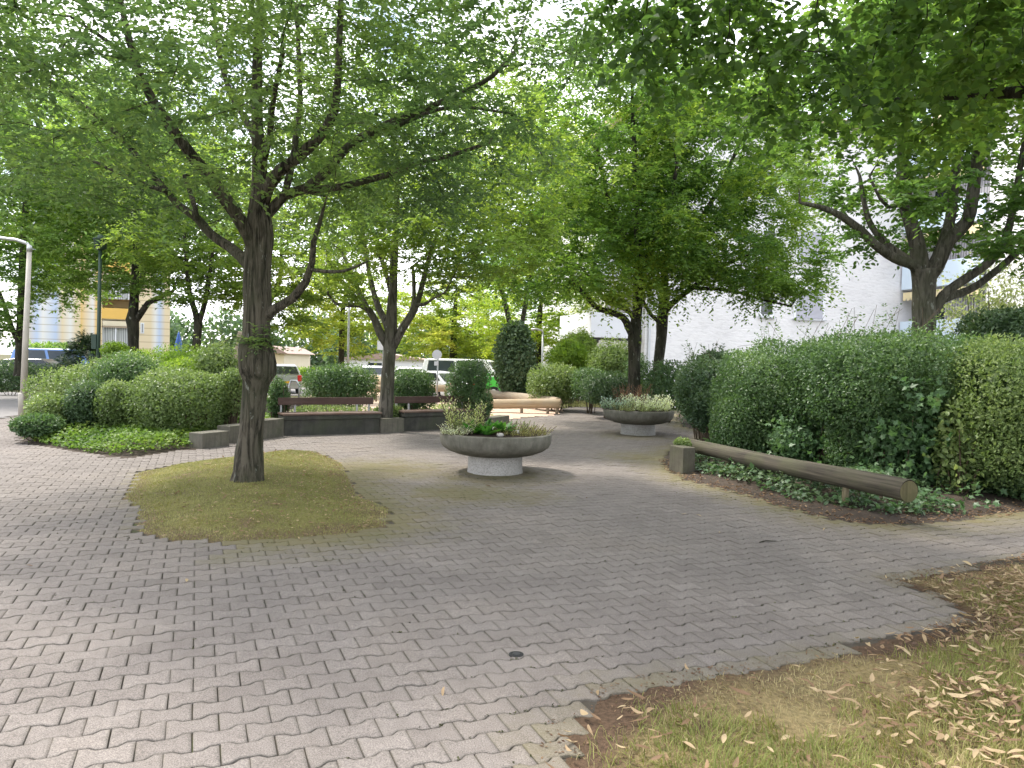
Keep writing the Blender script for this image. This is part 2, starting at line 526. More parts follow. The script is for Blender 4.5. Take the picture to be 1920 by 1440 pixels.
class Skel:
    def __init__(s):
        s.p = []; s.par = []; s.r = []
    def limb(s, pts, attach=True, step=.14):
        """pts: list of (Vector, radius); catmull-rom resampled"""
        P = [p for p, r in pts]; Rr = [r for p, r in pts]
        par = -1
        if s.p and attach:
            A = np.array(s.p); d = np.linalg.norm(A - np.array(P[0]), axis=1)
            par = int(np.argmin(d))
        m = len(P)
        for i in range(m - 1):
            p0 = P[max(i - 1, 0)]; p1 = P[i]; p2 = P[i + 1]; p3 = P[min(i + 2, m - 1)]
            k = max(1, int((p2 - p1).length / step))
            for j in range(k):
                t = j / k
                q = .5 * ((2 * p1) + (p2 - p0) * t + (2 * p0 - 5 * p1 + 4 * p2 - p3) * t * t + (3 * p1 - p0 - 3 * p2 + p3) * t ** 3)
                s.p.append(tuple(q)); s.par.append(par); s.r.append(Rr[i] * (1 - t) + Rr[i + 1] * t)
                par = len(s.p) - 1
        s.p.append(tuple(P[-1])); s.par.append(par); s.r.append(Rr[-1])
        return s
    def colonize(s, A, step=.28, kill=.5, iters=60, maxn=4000, up=.0, rng=RNG, grow_min=0.0):
        A = np.asarray(A); n0 = len(s.p)
        P = [np.array(p) for p in s.p]; par = list(s.par)
        nd = np.full(len(A), 1e9); ni = np.zeros(len(A), int)
        def upd(idx):
            B = np.array([P[i] for i in idx])
            for c in range(0, len(B), 64):
                d = np.linalg.norm(A[:, None] - B[None, c:c + 64], axis=2)
                j = d.argmin(1); dm = d[np.arange(len(A)), j]
                w = dm < nd
                nd[w] = dm[w]; ni[w] = np.array(idx)[c + j[w]]
        upd([i for i in range(n0) if P[i][2] >= grow_min])
        alive = nd > kill
        for it in range(iters):
            if not alive.any() or len(P) > maxn: break
            ia = np.where(alive)[0]
            src = ni[ia]
            dirs = unit(A[ia] - np.array([P[i] for i in src]))
            us, inv = np.unique(src, return_inverse=True)
            acc = np.zeros((len(us), 3)); np.add.at(acc, inv, dirs)
            acc = unit(acc) + rng.normal(0, .16, acc.shape); acc[:, 2] += up
            acc = unit(acc)
            new = []
            for u, d in zip(us, acc):
                P.append(P[u] + d * step * rng.uniform(.8, 1.2)); par.append(int(u)); new.append(len(P) - 1)
            upd(new)
            alive &= nd > kill
        s.p = [tuple(p) for p in P]; s.par = par
        s.n0 = n0
        n = len(P)
        ch = [[] for _ in range(n)]
        for i in range(n):
            if par[i] >= 0: ch[par[i]].append(i)
        s.ch = ch
        pr = np.zeros(n)
        ex = 2.25
        for i in range(n - 1, -1, -1):
            pr[i] = .0045 ** ex if not ch[i] else pr[i]
            if par[i] >= 0: pr[par[i]] += pr[i]
        rr = pr ** (1 / ex)
        man = np.zeros(n); man[:n0] = s.r
        rr[:n0] = man[:n0]
        for i in range(n0, n):
            rr[i] = min(rr[i], rr[par[i]] * .85)
        s.rad = rr
        return s
    def mesh(s, mb, lump=.12, rmin=0.0, nmax=20, far=False):
        n = len(s.p)
        best = [max(c, key=lambda k: s.rad[k]) if c else -1 for c in s.ch]
        starts = [i for i in range(n) if s.par[i] < 0 or best[s.par[i]] != i]
        for st in starts:
            ch = []
            i = st
            if s.par[st] >= 0: ch.append((s.p[s.par[st]], min(s.rad[s.par[st]] * .9, s.rad[st] * 1.35)))
            while i >= 0:
                ch.append((s.p[i], s.rad[i])); i = best[i]
            rm = max(r for p, r in ch)
            if rm < rmin or len(ch) < 2: continue
            k = nmax if rm > .1 else 10 if rm > .045 else 6 if rm > .018 else 4 if not far else 3
            mb.tube([p for p, r in ch], [max(r, .0035) for p, r in ch], k, rm > .03, lump if rm > .05 else 0, 3.2, st * .37)
        return mb
    def carriers(s, rmax=.014):
        n = len(s.p)
        idx = [i for i in range(s.n0, n) if s.rad[i] < rmax]
        P = np.array([s.p[i] for i in idx])
        Q = np.array([s.p[s.par[i]] for i in idx])
        return P, unit(P - Q)

def in_ell(c, r, n, rng, shell=.0, zmin=None, lump=.0, seed=0):
    """points in ellipsoid volume (biased to shell)"""
    out = []
    tot = 0
    while tot < n:
        d = unit(rng.normal(size=(n, 3)))
        q = rng.uniform(shell ** 3, 1, n) ** (1 / 3)
        k = 1 + lump * fnoise(d, 1.6, seed)
        p = np.array(c) + d * np.array(r) * (q * k)[:, None]
        if zmin is not None: p = p[p[:, 2] > zmin]
        out.append(p); tot += len(p)
    return np.concatenate(out)[:n]

def tree(name, label, loc, skel, bark, leafmat, leaf, group=None, ntw=2, L=.45, K=10, rmax=.014, lump=.12, nmax=20, far=False, rmin=0, seed=0, extra=(), **kw):
    rng = np.random.default_rng(seed + 50)
    t = empty(name, loc, 0, label, 'tree', group)
    mb = MB(); skel.mesh(mb, lump, rmin, nmax, far)
    mb.build('trunk', bark, t, smooth=True)
    P, Dd = skel.carriers(rmax)
    tones = np.clip(.47 + .40 * fnoise(P, .8, seed, 2) + rng.normal(0, .1, len(P)), 0, 1)
    me = leaf_mesh('crown', [sprays(P, Dd, ntw, L, K, leaf, rng, tones=tones, **kw)] + list(extra))
    link('crown', me, leafmat, t)
    return t

def pxl(pts, Y, dY=0.0):
    """pixel polyline (px,py,halfwidth_px) at world depth Y (drifting by dY to the end)"""
    m = len(pts)
    out = []
    for i, (x, y, r) in enumerate(pts):
        yy = Y + dY * i / max(m - 1, 1)
        out.append((D(x, y, yy), PX(r, yy)))
    return out

# ------------------------------------------------------------------ shrubs
def ell(x0, x1, yt, yb, Y, dep=None, zb=0.0):
    a = D(x0, (yt + yb) / 2, Y); b = D(x1, (yt + yb) / 2, Y)
    zt = D((x0 + x1) / 2, yt, Y).z
    zbot = max(D((x0 + x1) / 2, yb, Y).z, zb)
    rx = abs(b.x - a.x) / 2
    return ((a.x + b.x) / 2, Y, (zt + zbot) / 2), (rx, dep if dep else rx, (zt - zbot) / 2)

def shrub_points(ells, n, rng, p=2.6, lump=.14, lf=1.0, seed=0, depth=.35):
    """points + outward normals in the outer shell of a union of superellipsoids"""
    ars = np.array([(r[0] * r[1] + r[1] * r[2] + r[0] * r[2]) for c, r in ells])
    cnt = np.maximum(1, (n * ars / ars.sum()).astype(int))
    PP = []; NN = []
    for i, ((c, r), k) in enumerate(zip(ells, cnt)):
        c = np.array(c); r = np.array(r)
        g = rng.normal(size=(k * 2, 3))
        d = unit(g / (r / r.max()) ** .4) if False else unit(g)
        # area weighting: stretch directions by radii, then map on the superellipsoid
        u = unit(d * np.sqrt(r / r.min()))
        s = (np.abs(u) ** p).sum(1) ** (-1 / p)
        pos = u * s[:, None]
        nrm = unit(np.sign(pos) * np.abs(pos) ** (p - 1) / r)
        q = 1 - np.abs(rng.normal(0, depth, len(pos)))
        q = np.clip(q, .25, 1)
        k_ = 1 + lump * fnoise(pos * r, lf * 2.0, seed + i, 3) + rng.normal(0, .015, len(pos))
        P = c + pos * r * (q * k_)[:, None]
        keep = P[:, 2] > .01
        for j, (c2, r2) in enumerate(ells):
            if j != i:
                keep &= ((np.abs((P - np.array(c2)) / np.array(r2)) ** p).sum(1) > .72)
        PP.append(P[keep][:k]); NN.append(nrm[keep][:k])
    return np.concatenate(PP), np.concatenate(NN)

def shrub(name, label, ells, mat, leaf, n, cat='shrub', group=None, p=2.6, lump=.14, lf=1.0, seed=0, depth=.22, wr=.55, kind='rhomb', up=.5, stems=14, sprig=0, tone_f=1.2, base=None, core=True, fold=.18):
    rng = np.random.default_rng(seed + 900)
    cx = float(np.mean([c[0] for c, r in ells])); cy = float(np.mean([c[1] for c, r in ells]))
    zb = terrain(cx, cy) if base is None else base
    t = empty(name, (cx, cy, zb), 0, label, cat, group)
    P, Nn = shrub_points(ells, n, rng, p, lump, lf, seed, depth)
    m = len(P)
    dr = unit(rng.normal(size=(m, 3)) + Nn * .5 + np.array([0, 0, .25]))
    nm = Nn * .6 + np.array([0, 0, up]) + rng.normal(0, .45, (m, 3))
    ll = leaf * rng.uniform(.6, 1.3, m)
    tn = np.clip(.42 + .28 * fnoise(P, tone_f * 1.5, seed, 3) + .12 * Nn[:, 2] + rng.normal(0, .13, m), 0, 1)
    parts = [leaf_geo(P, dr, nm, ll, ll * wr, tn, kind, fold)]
    mb = MB()
    for e, (c, r) in enumerate(ells):
        for k in range(stems):
            a = rng.uniform(0, 6.28); q = rng.uniform(.1, .75)
            bp = Vector((c[0] + r[0] * .35 * q * math.cos(a), c[1] + r[1] * .35 * q * math.sin(a), min(zb, 0) - .02))
            tp = Vector((c[0] + r[0] * q * math.cos(a), c[1] + r[1] * q * math.sin(a), c[2] + r[2] * rng.uniform(.1, .7)))
            mid = (bp * .5 + tp * .5) + Vector(rng.normal(0, .06, 3))
            mb.tube([bp, mid, tp], [.014, .011, .005], 4, False)
    if sprig:
        # long new shoots standing out of the clipped outline
        idx = np.argsort(-P[:, 2] - rng.uniform(0, .35, m))[:max(sprig * 6, 1)]
        idx = rng.choice(idx, sprig, replace=False)
        SP = P[idx]; SD = unit(rng.normal(0, .45, (sprig, 3)) + np.array([0, 0, 1.0]))
        parts.append(sprays(SP, SD, 1, .38, 12, leaf * 1.0, rng, flat=.5, wr=wr, spread=.25, tone_mu=.6))
        for a, b in zip(SP, SD):
            mb.tube([Vector(a) - Vector(b) * .1, Vector(a) + Vector(b) * .36], [.003, .003], 3, False)
    if core:
        # a loose inner mass of the same leaves, larger, so that nothing shines straight through
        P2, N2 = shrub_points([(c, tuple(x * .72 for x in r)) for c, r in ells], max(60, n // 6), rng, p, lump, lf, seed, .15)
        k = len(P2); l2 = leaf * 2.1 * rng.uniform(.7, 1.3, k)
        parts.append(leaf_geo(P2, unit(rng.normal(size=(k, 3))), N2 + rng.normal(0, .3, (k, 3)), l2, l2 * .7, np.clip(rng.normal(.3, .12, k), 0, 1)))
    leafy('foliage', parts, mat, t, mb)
    return t

# ------------------------------------------------------------------ ground patches
def inside(poly, X, Y):
    x = X; y = Y
    r = np.zeros(X.shape, bool)
    n = len(poly)
    for i in range(n):
        x1, y1 = poly[i]; x2, y2 = poly[(i + 1) % n]
        c = ((y1 > y) != (y2 > y)) & (x < (x2 - x1) * (y - y1) / ((y2 - y1) if abs(y2 - y1) > 1e-9 else 1e-9) + x1)
        r ^= c
    return r

def edge_dist(poly, X, Y):
    d = np.full(X.shape, 1e9)
    n = len(poly)
    for i in range(n):
        a = np.array(poly[i]); b = np.array(poly[(i + 1) % n])
        ab = b - a; L2 = max((ab ** 2).sum(), 1e-9)
        t = np.clip(((X - a[0]) * ab[0] + (Y - a[1]) * ab[1]) / L2, 0, 1)
        d = np.minimum(d, np.hypot(X - a[0] - t * ab[0], Y - a[1] - t * ab[1]))
    return d

def signed(poly, X, Y):
    d = edge_dist(poly, X, Y)
    return np.where(inside(poly, X, Y), d, -d)

def patch(name, poly, cell, hf, mat, pad=.12, kind='structure'):
    xs = [p[0] for p in poly]; ys = [p[1] for p in poly]
    gx = np.arange(min(xs) - pad, max(xs) + pad, cell); gy = np.arange(min(ys) - pad, max(ys) + pad, cell)
    X, Y = np.meshgrid(gx, gy)
    sd = signed(poly, X, Y)
    Z = hf(X, Y, sd)
    ok = sd > -pad
    nx = len(gx)
    idx = -np.ones(X.size, int)
    cell_ok = ok[:-1, :-1] & ok[1:, :-1] & ok[:-1, 1:] & ok[1:, 1:]
    J, I = np.where(cell_ok)
    q = np.stack([J * nx + I, J * nx + I + 1, (J + 1) * nx + I + 1, (J + 1) * nx + I], 1)
    used = np.unique(q); idx[used] = np.arange(len(used))
    V = np.stack([X.ravel(), Y.ravel(), Z.ravel()], 1)[used]
    eg = np.clip(1.0 - sd.ravel()[used] / .32 + .5 * fnoise(V, 2.2, 44, 3), 0, 1)
    me = np_mesh(name, V, idx[q], None, {'edge': eg})
    me.polygons.foreach_set('use_smooth', [True] * len(me.polygons))
    o = link(name, me, mat)
    return props(o, kind=kind)
# ------------------------------------------------------------------ ground, paving
def gp(pts, z=0.0):
    return [tuple(G(x, y, z)[:2]) for x, y in pts]

ISLAND = gp([(255, 887), (300, 878), (345, 868), (435, 858), (520, 846), (590, 846), (640, 868), (668, 930), (700, 942), (728, 955), (722, 985), (650, 1002), (525, 1012), (430, 1015), (325, 1012), (262, 995), (257, 955), (232, 934)])
VERGE = gp([(1990, 1028), (1920, 1045), (1780, 1066), (1650, 1085), (1740, 1110), (1825, 1150), (1735, 1185), (1585, 1210), (1410, 1250), (1200, 1275), (1110, 1300), (1112, 1335), (1045, 1350), (1030, 1440)])
VERGE += [(VERGE[-1][0] - .1, 1.2), (VERGE[-1][0] - .1, -2.0), (9.0, -2.0), (9.0, VERGE[0][1] + .4)]
RBED = gp([(1255, 885), (1290, 902), (1400, 930), (1480, 955), (1560, 975), (1640, 984), (1700, 985), (1800, 976), (1920, 964), (2050, 950)])
RBED += [(12, 8.4), (14, 24.0), (5.2, 24.0)] + gp([(1262, 772), (1275, 800), (1300, 806), (1350, 815), (1250, 846), (1238, 862)])
LBED = gp([(378, 841), (300, 853), (240, 860), (200, 859), (150, 850), (100, 842), (40, 832), (25, 822), (45, 800), (48, 778)])
LBED += gp([(100, 722)]) + [(-8, 25), (-4.2, 23.5)] + gp([(530, 772), (545, 805), (530, 816), (480, 822), (430, 832)])
SAND = gp([(548, 790), (540, 770), (560, 740), (600, 722), (760, 716), (868, 716), (925, 737), (1000, 750), (1062, 766), (1040, 779), (960, 786), (900, 790), (716, 800), (560, 806)])
STRIP = gp([(1050, 762), (1060, 752), (1180, 752), (1262, 765), (1262, 772), (1180, 770), (1120, 765)])
PLAZA = gp([(-400, 800), (0, 786), (48, 778), (60, 800), (200, 830), (430, 815), (540, 806), (716, 800), (900, 790), (960, 784), (1040, 777), (1070, 764), (1120, 763), (1180, 768), (1262, 770), (1290, 800), (1350, 812)])
PLAZA += [(8.0, 12.0), (9.5, 7.0), (9.5, -1.0), (-9.0, -1.0), (-14.0, 6.0)]

# base terrain, one sheet to the horizon
def build_ground():
    def axis(lim, near, d):
        a = list(np.arange(-near, near + .01, d)); v = near
        while v < lim:
            v *= 1.35; a = [-v] + a + [v]
        return np.array(a)
    gx = axis(260, 40, 1.0); gy = axis(260, 40, 1.0) + 20
    X, Y = np.meshgrid(gx, gy)
    T = np.clip((Y - 23) / 10, 0, 1)
    Z = -.06 - .3 * T * T * (3 - 2 * T)
    nx = len(gx); J, I = np.mgrid[0:len(gy) - 1, 0:nx - 1]
    q = np.stack([J * nx + I, J * nx + I + 1, (J + 1) * nx + I + 1, (J + 1) * nx + I], -1).reshape(-1, 4)
    m, nt, out = newmat('ground')
    v = coords(nt)
    n1 = noise_(nt, v, .6, 8, .65); n2 = noise_(nt, v, 14, 4, .6)
    r1 = ramp(nt, [(.35, (.085, .10, .03)), (.6, (.13, .125, .06)), (.75, (.12, .085, .055))])
    nt.links.new(n1, r1.inputs[0])
    c = mixc(nt, n2, r1.outputs[0], (.06, .05, .03))
    principled(nt, out, c, .95, bump_(nt, n2, .8, .03), 0, .2)
    me = np_mesh('ground', np.stack([X.ravel(), Y.ravel(), Z.ravel()], 1), q)
    props(link('ground', me, m), kind='structure')
build_ground()

# soft soil / moss bed seen in the joints
def joint_mat():
    m, nt, out = newmat('joint_sand')
    v = coords(nt)
    n1 = noise_(nt, v, 1.3, 6, .6)
    r1 = ramp(nt, [(.35, (.055, .048, .042)), (.55, (.075, .065, .05)), (.72, (.07, .085, .03))])
    nt.links.new(n1, r1.inputs[0])
    principled(nt, out, r1.outputs[0], .95, bump_(nt, noise_(nt, v, 120, 3), .8, .01), 0, .2)
    return m
patch('joint_bed', PLAZA, .25, lambda X, Y, s: np.full(X.shape, -.0105), joint_mat(), .3)

def paver_mat():
    m, nt, out = newmat('paver')
    v = coords(nt)
    tone = attr(nt, 'tone'); moss = attr(nt, 'moss'); edge = attr(nt, 'edge')
    r1 = ramp(nt, [(0, (.135, .118, .108)), (.5, (.172, .152, .14)), (1, (.21, .187, .173))])
    nt.links.new(tone, r1.inputs[0])
    # broad weathering
    big = noise_(nt, v, .45, 6, .6, .3)
    rb = ramp(nt, [(.3, (.80, .79, .80)), (.5, (1, 1, 1)), (.72, (1.12, 1.09, 1.04))])
    nt.links.new(big, rb.inputs[0])
    c = mixc(nt, 1.0, r1.outputs[0], rb.outputs[0], 'MULTIPLY')
    # exposed grit
    fine = noise_(nt, v, 190, 3, .8)
    rf = ramp(nt, [(.34, (.42, .42, .42)), (.5, (1, 1, 1)), (.66, (1.75, 1.72, 1.68))])
    nt.links.new(fine, rf.inputs[0])
    c = mixc(nt, .9, c, rf.outputs[0], 'MULTIPLY')
    mid = noise_(nt, v, 9, 6, .7)
    rm = ramp(nt, [(.33, (.84, .83, .82)), (.6, (1.05, 1.05, 1.05))])
    nt.links.new(mid, rm.inputs[0])
    c = mixc(nt, .8, c, rm.outputs[0], 'MULTIPLY')
    # dirt along the arris
    de = math_(nt, 'MULTIPLY', edge, math_(nt, 'ADD', noise_(nt, v, 7, 5, .65), .1))
    c = mixc(nt, math_(nt, 'MULTIPLY', de, .75, True), c, (.085, .078, .06))
    # moss and leaf dust
    mn = noise_(nt, v, 3.2, 7, .7)
    ms = math_(nt, 'MULTIPLY', moss, math_(nt, 'ADD', mn, .15), True)
    mr = ramp(nt, [(.25, 0.0), (.6, .8)])
    nt.links.new(ms, mr.inputs[0])
    mc = mixc(nt, noise_(nt, v, 1.7, 3), (.10, .105, .035), (.17, .13, .065))
    c = mixc(nt, mr.outputs[0], c, mc)
    principled(nt, out, c, .88, bump_(nt, math_(nt, 'ADD', fine, math_(nt, 'MULTIPLY', mid, .6)), .45, .004), 0, .3)
    return m

def build_paving():
    rng = np.random.default_rng(5)
    d = ray(370, 680 - 590 * math.tan(R_(1.4)))
    Vd = np.array([d.x, d.y]); Vd /= np.linalg.norm(Vd)
    Ud = np.array([Vd[1], -Vd[0]])
    l, w, e = .199, .1348, .0122
    P = np.array(PLAZA)
    us = P @ Ud; vs = P @ Vd
    rows = np.arange(math.floor(vs.min() / w), math.ceil(vs.max() / w) + 1)
    cols = np.arange(math.floor(us.min() / l) - 1, math.ceil(us.max() / l) + 2)
    Rr, Cc = np.meshgrid(rows, cols, indexing='ij')
    u = (Cc + .5 * (Rr % 2)) * l; v = Rr * w
    u = u.ravel(); v = v.ravel()
    X = u * Ud[0] + v * Vd[0]; Y = u * Ud[1] + v * Vd[1]
    keep = inside(PLAZA, X, Y) & (signed(ISLAND, X, Y) < .02) & (signed(VERGE, X, Y) < .03) & (signed(RBED, X, Y) < .05) & (signed(LBED, X, Y) < .05) & (Y < 26) & (np.abs(X) < 13)
    keep &= (Y > .8) & (np.abs(X) < Y * .8 + 2.2)
    X = X[keep]; Y = Y[keep]
    # stray gap: a small drain cap sits in place of one stone corner
    n = len(X)
    xs = [-.5, -.33, -.19, .19, .33, .5]; tops = [1, 1, -1, -1, 1, 1]
    def outline(g):
        pts = []
        for x, t in zip(xs, tops):
            pts.append((x * l - math.copysign(g, x) * (1 if abs(x) == .5 else 0), w / 2 + e * t - g))
        return pts + [(x, -y) for x, y in pts[::-1]]
    rings = [(outline(.0016), -.03), (outline(.0016), -.0035), (outline(.0042), 0.0)]
    tv = []; ed = []
    for k, (o, z) in enumerate(rings):
        for x, y in o:
            tv.append((x, y, z)); ed.append(1.0 if k < 2 else .55)
    # inner ring for the edge-dirt falloff
    inn = outline(.017)
    for x, y in inn:
        tv.append((x, y, .0004)); ed.append(0.0)
    tv = np.array(tv); ed = np.array(ed)
    q = []
    for k in range(3):
        for i in range(12):
            j = (i + 1) % 12
            q.append((k * 12 + i, k * 12 + j, (k + 1) * 12 + j, (k + 1) * 12 + i)[::-1])
    for i in range(5):
        q.append((36 + i, 36 + i + 1, 36 + 10 - i, 36 + 11 - i)[::-1])
    q = np.array(q)
    nv = len(tv)
    tx = rng.normal(0, .004, n); ty = rng.normal(0, .004, n); hz = rng.normal(0, .0013, n)
    hz += .003 * fnoise(np.stack([X, Y, X * 0], 1), .6, 3)
    rot = rng.normal(0, .006, n)
    jx = rng.normal(0, .0012, n); jy = rng.normal(0, .0012, n)
    c, s = np.cos(rot)[:, None], np.sin(rot)[:, None]
    lx = tv[None, :, 0] * c - tv[None, :, 1] * s + jx[:, None]; ly = tv[None, :, 0] * s + tv[None, :, 1] * c + jy[:, None]
    V = np.empty((n, nv, 3))
    V[..., 0] = X[:, None] + lx * Ud[0] + ly * Vd[0]
    V[..., 1] = Y[:, None] + lx * Ud[1] + ly * Vd[1]
    V[..., 2] = tv[None, :, 2] + hz[:, None] + lx * tx[:, None] + ly * ty[:, None]
    Fq = (np.arange(n)[:, None, None] * nv + q[None]).reshape(-1, 4)
    tone = np.clip(rng.normal(.5, .11, n) + .02, 0, 1)
    # moss map: near the island's far side, the planters, the right bed and under the trees
    moss = np.zeros(n)
    di = -signed(ISLAND, X, Y); isl_r = X > -2.2
    moss = np.maximum(moss, np.where(isl_r, .95 * np.exp(-np.maximum(di, 0) / .55), .35 * np.exp(-np.maximum(di, 0) / .25)))
    moss = np.maximum(moss, .75 * np.exp(-np.maximum(-signed(RBED, X, Y), 0) / .5))
    moss = np.maximum(moss, .42 * np.exp(-np.maximum(-signed(VERGE, X, Y), 0) / .25))
    for (px, py, rad, a) in ((928, 893, 1.0, .7), (860, 925, .8, .8), (1195, 818, 1.0, .6), (1240, 860, 1.1, .75), (700, 880, 1.2, .75), (960, 930, .7, .6)):
        g = G(px, py); moss = np.maximum(moss, a * np.exp(-((X - g.x) ** 2 + (Y - g.y) ** 2) / rad ** 2))
    moss = np.clip(moss + .2, 0, 1)
    me = np_mesh('paving', V.reshape(-1, 3), Fq, np.repeat(tone, nv), {'moss': np.repeat(moss, nv), 'edge': np.tile(ed, n)})
    props(link('paving', me, paver_mat()), kind='structure')
    # moss and grit tufts pushed up out of the joints
    k = 15000
    pi = rng.integers(0, n, k); oi = rng.integers(0, 12, k); tt = rng.uniform(0, 1, k)
    o = np.array(outline(-.001)); pa = o[oi] * (1 - tt)[:, None] + o[(oi + 1) % 12] * tt[:, None]
    MX = X[pi] + pa[:, 0] * Ud[0] + pa[:, 1] * Vd[0]; MY = Y[pi] + pa[:, 0] * Ud[1] + pa[:, 1] * Vd[1]
    f = fnoise(np.stack([MX, MY, MX * 0], 1), 1.4, 91, 4)
    hot = np.zeros(k)
    for px, py, rad in ((735, 1185, .17), (660, 1110, .14), (700, 1195, .15), (960, 1222, .1), (1500, 1190, .5), (1250, 1240, .4), (1000, 1380, .5)):
        g = G(px, py); hot = np.maximum(hot, np.exp(-((MX - g.x) ** 2 + (MY - g.y) ** 2) / rad ** 2))
    pr = np.clip(f - .28, 0, 1) * .5 + hot * 1.0 + .25 * (moss[pi] > .6)
    ok = (rng.uniform(0, 1, k) < pr) & (MY < 10)
    MX = np.repeat(MX[ok], 5); MY = np.repeat(MY[ok], 5); m = len(MX)
    C = np.stack([MX + rng.normal(0, .005, m), MY + rng.normal(0, .005, m), rng.uniform(-.004, .001, m)], 1)
    dr = rng.normal(size=(m, 3)); dr[:, 2] = np.abs(dr[:, 2]) * .5
    ll = rng.uniform(.006, .017, m)
    props(link('joint_moss', leaf_mesh('joint_moss', [leaf_geo(C, dr, rng.normal(0, .5, (m, 3)) + np.array([0, 0, 1.0]), ll, ll * .6, np.clip(rng.normal(.4, .25, m), 0, 1))]), M['moss']), kind='stuff')
    return n
NPAV = build_paving()

# soil and lawn sheets
def lawn_mat(name, g0, g1, soil, edge=False):
    m, nt, out = newmat(name)
    v = coords(nt)
    n1 = noise_(nt, v, 2.0, 8, .65); n2 = noise_(nt, v, 40, 4, .65)
    r1 = ramp(nt, [(.34, soil), (.46, g0), (.7, g1)])
    nt.links.new(n1, r1.inputs[0])
    if edge:
        er = ramp(nt, [(.15, 0.0), (.8, 1.0)]); nt.links.new(attr(nt, 'edge'), er.inputs[0])
        c0 = mixc(nt, er.outputs[0], r1.outputs[0], soil)
    else: c0 = r1.outputs[0]
    r2 = ramp(nt, [(.3, (.55, .55, .5)), (.7, (1.25, 1.2, 1.1))])
    nt.links.new(n2, r2.inputs[0])
    c = mixc(nt, 1.0, c0, r2.outputs[0], 'MULTIPLY')
    principled(nt, out, c, .95, bump_(nt, n2, .9, .02), 0, .2)
    return m
def isl_h(X, Y, s):
    return np.clip(s, -.12, .5) * .12 - .004 + .05 * np.clip(s - .1, 0, 1) + .006 * fnoise(np.stack([X, Y, X * 0], -1).reshape(-1, 3), 4, 2).reshape(X.shape) * (s > 0) - .02 * (s < -.03)
patch('grass_island', ISLAND, .05, isl_h, lawn_mat('island_turf', (.16, .155, .06), (.22, .20, .08), (.15, .115, .07), True))
def verge_h(X, Y, s):
    return np.clip(s, -.12, .4) * .06 - .012 + .0 + .008 * fnoise(np.stack([X, Y, X * 0], -1).reshape(-1, 3), 3, 4).reshape(X.shape) * (s > 0)
patch('grass_verge', VERGE, .05, verge_h, lawn_mat('verge_turf', (.21, .165, .09), (.26, .215, .115), (.10, .066, .046), True), .3)
def bed_h(X, Y, s):
    return np.clip(s, -.12, 1.2) * .10 - .015 + .012 * fnoise(np.stack([X, Y, X * 0], -1).reshape(-1, 3), 2.2, 6).reshape(X.shape) * (s > 0)
patch('soil_bed', RBED, .1, bed_h, M['soil'])
patch('planting_soil', LBED, .1, bed_h, M['soil'])
def tz(X, Y):
    T = np.clip((Y - 23) / 10, 0, 1); return -.3 * T * T * (3 - 2 * T)
patch('sand', SAND, .2, lambda X, Y, s: tz(X, Y) + .012 + .012 * fnoise(np.stack([X, Y, X * 0], -1).reshape(-1, 3), 1.5, 8).reshape(X.shape), M['sand'])
patch('grass_strip', STRIP, .1, lambda X, Y, s: .02 + .02 * np.clip(s, 0, 1) + tz(X, Y), lawn_mat('strip_turf', (.12, .13, .03), (.17, .16, .05), (.12, .09, .05)))
# tarmac lane on the left and parking street behind
LANE = [(-60, 16.4), (-14, 16.4), (-11.2, 16.8), (-10.2, 19), (-11, 26), (-12, 33), (-60, 33)]
patch('tarmac_lane', LANE, .5, lambda X, Y, s: tz(X, Y) - .02, M['asphalt'])
STREET = [(-60, 36), (60, 36), (60, 47), (-60, 47)]
patch('street', STREET, 1.0, lambda X, Y, s: np.full(X.shape, -.33), M['asphalt'])

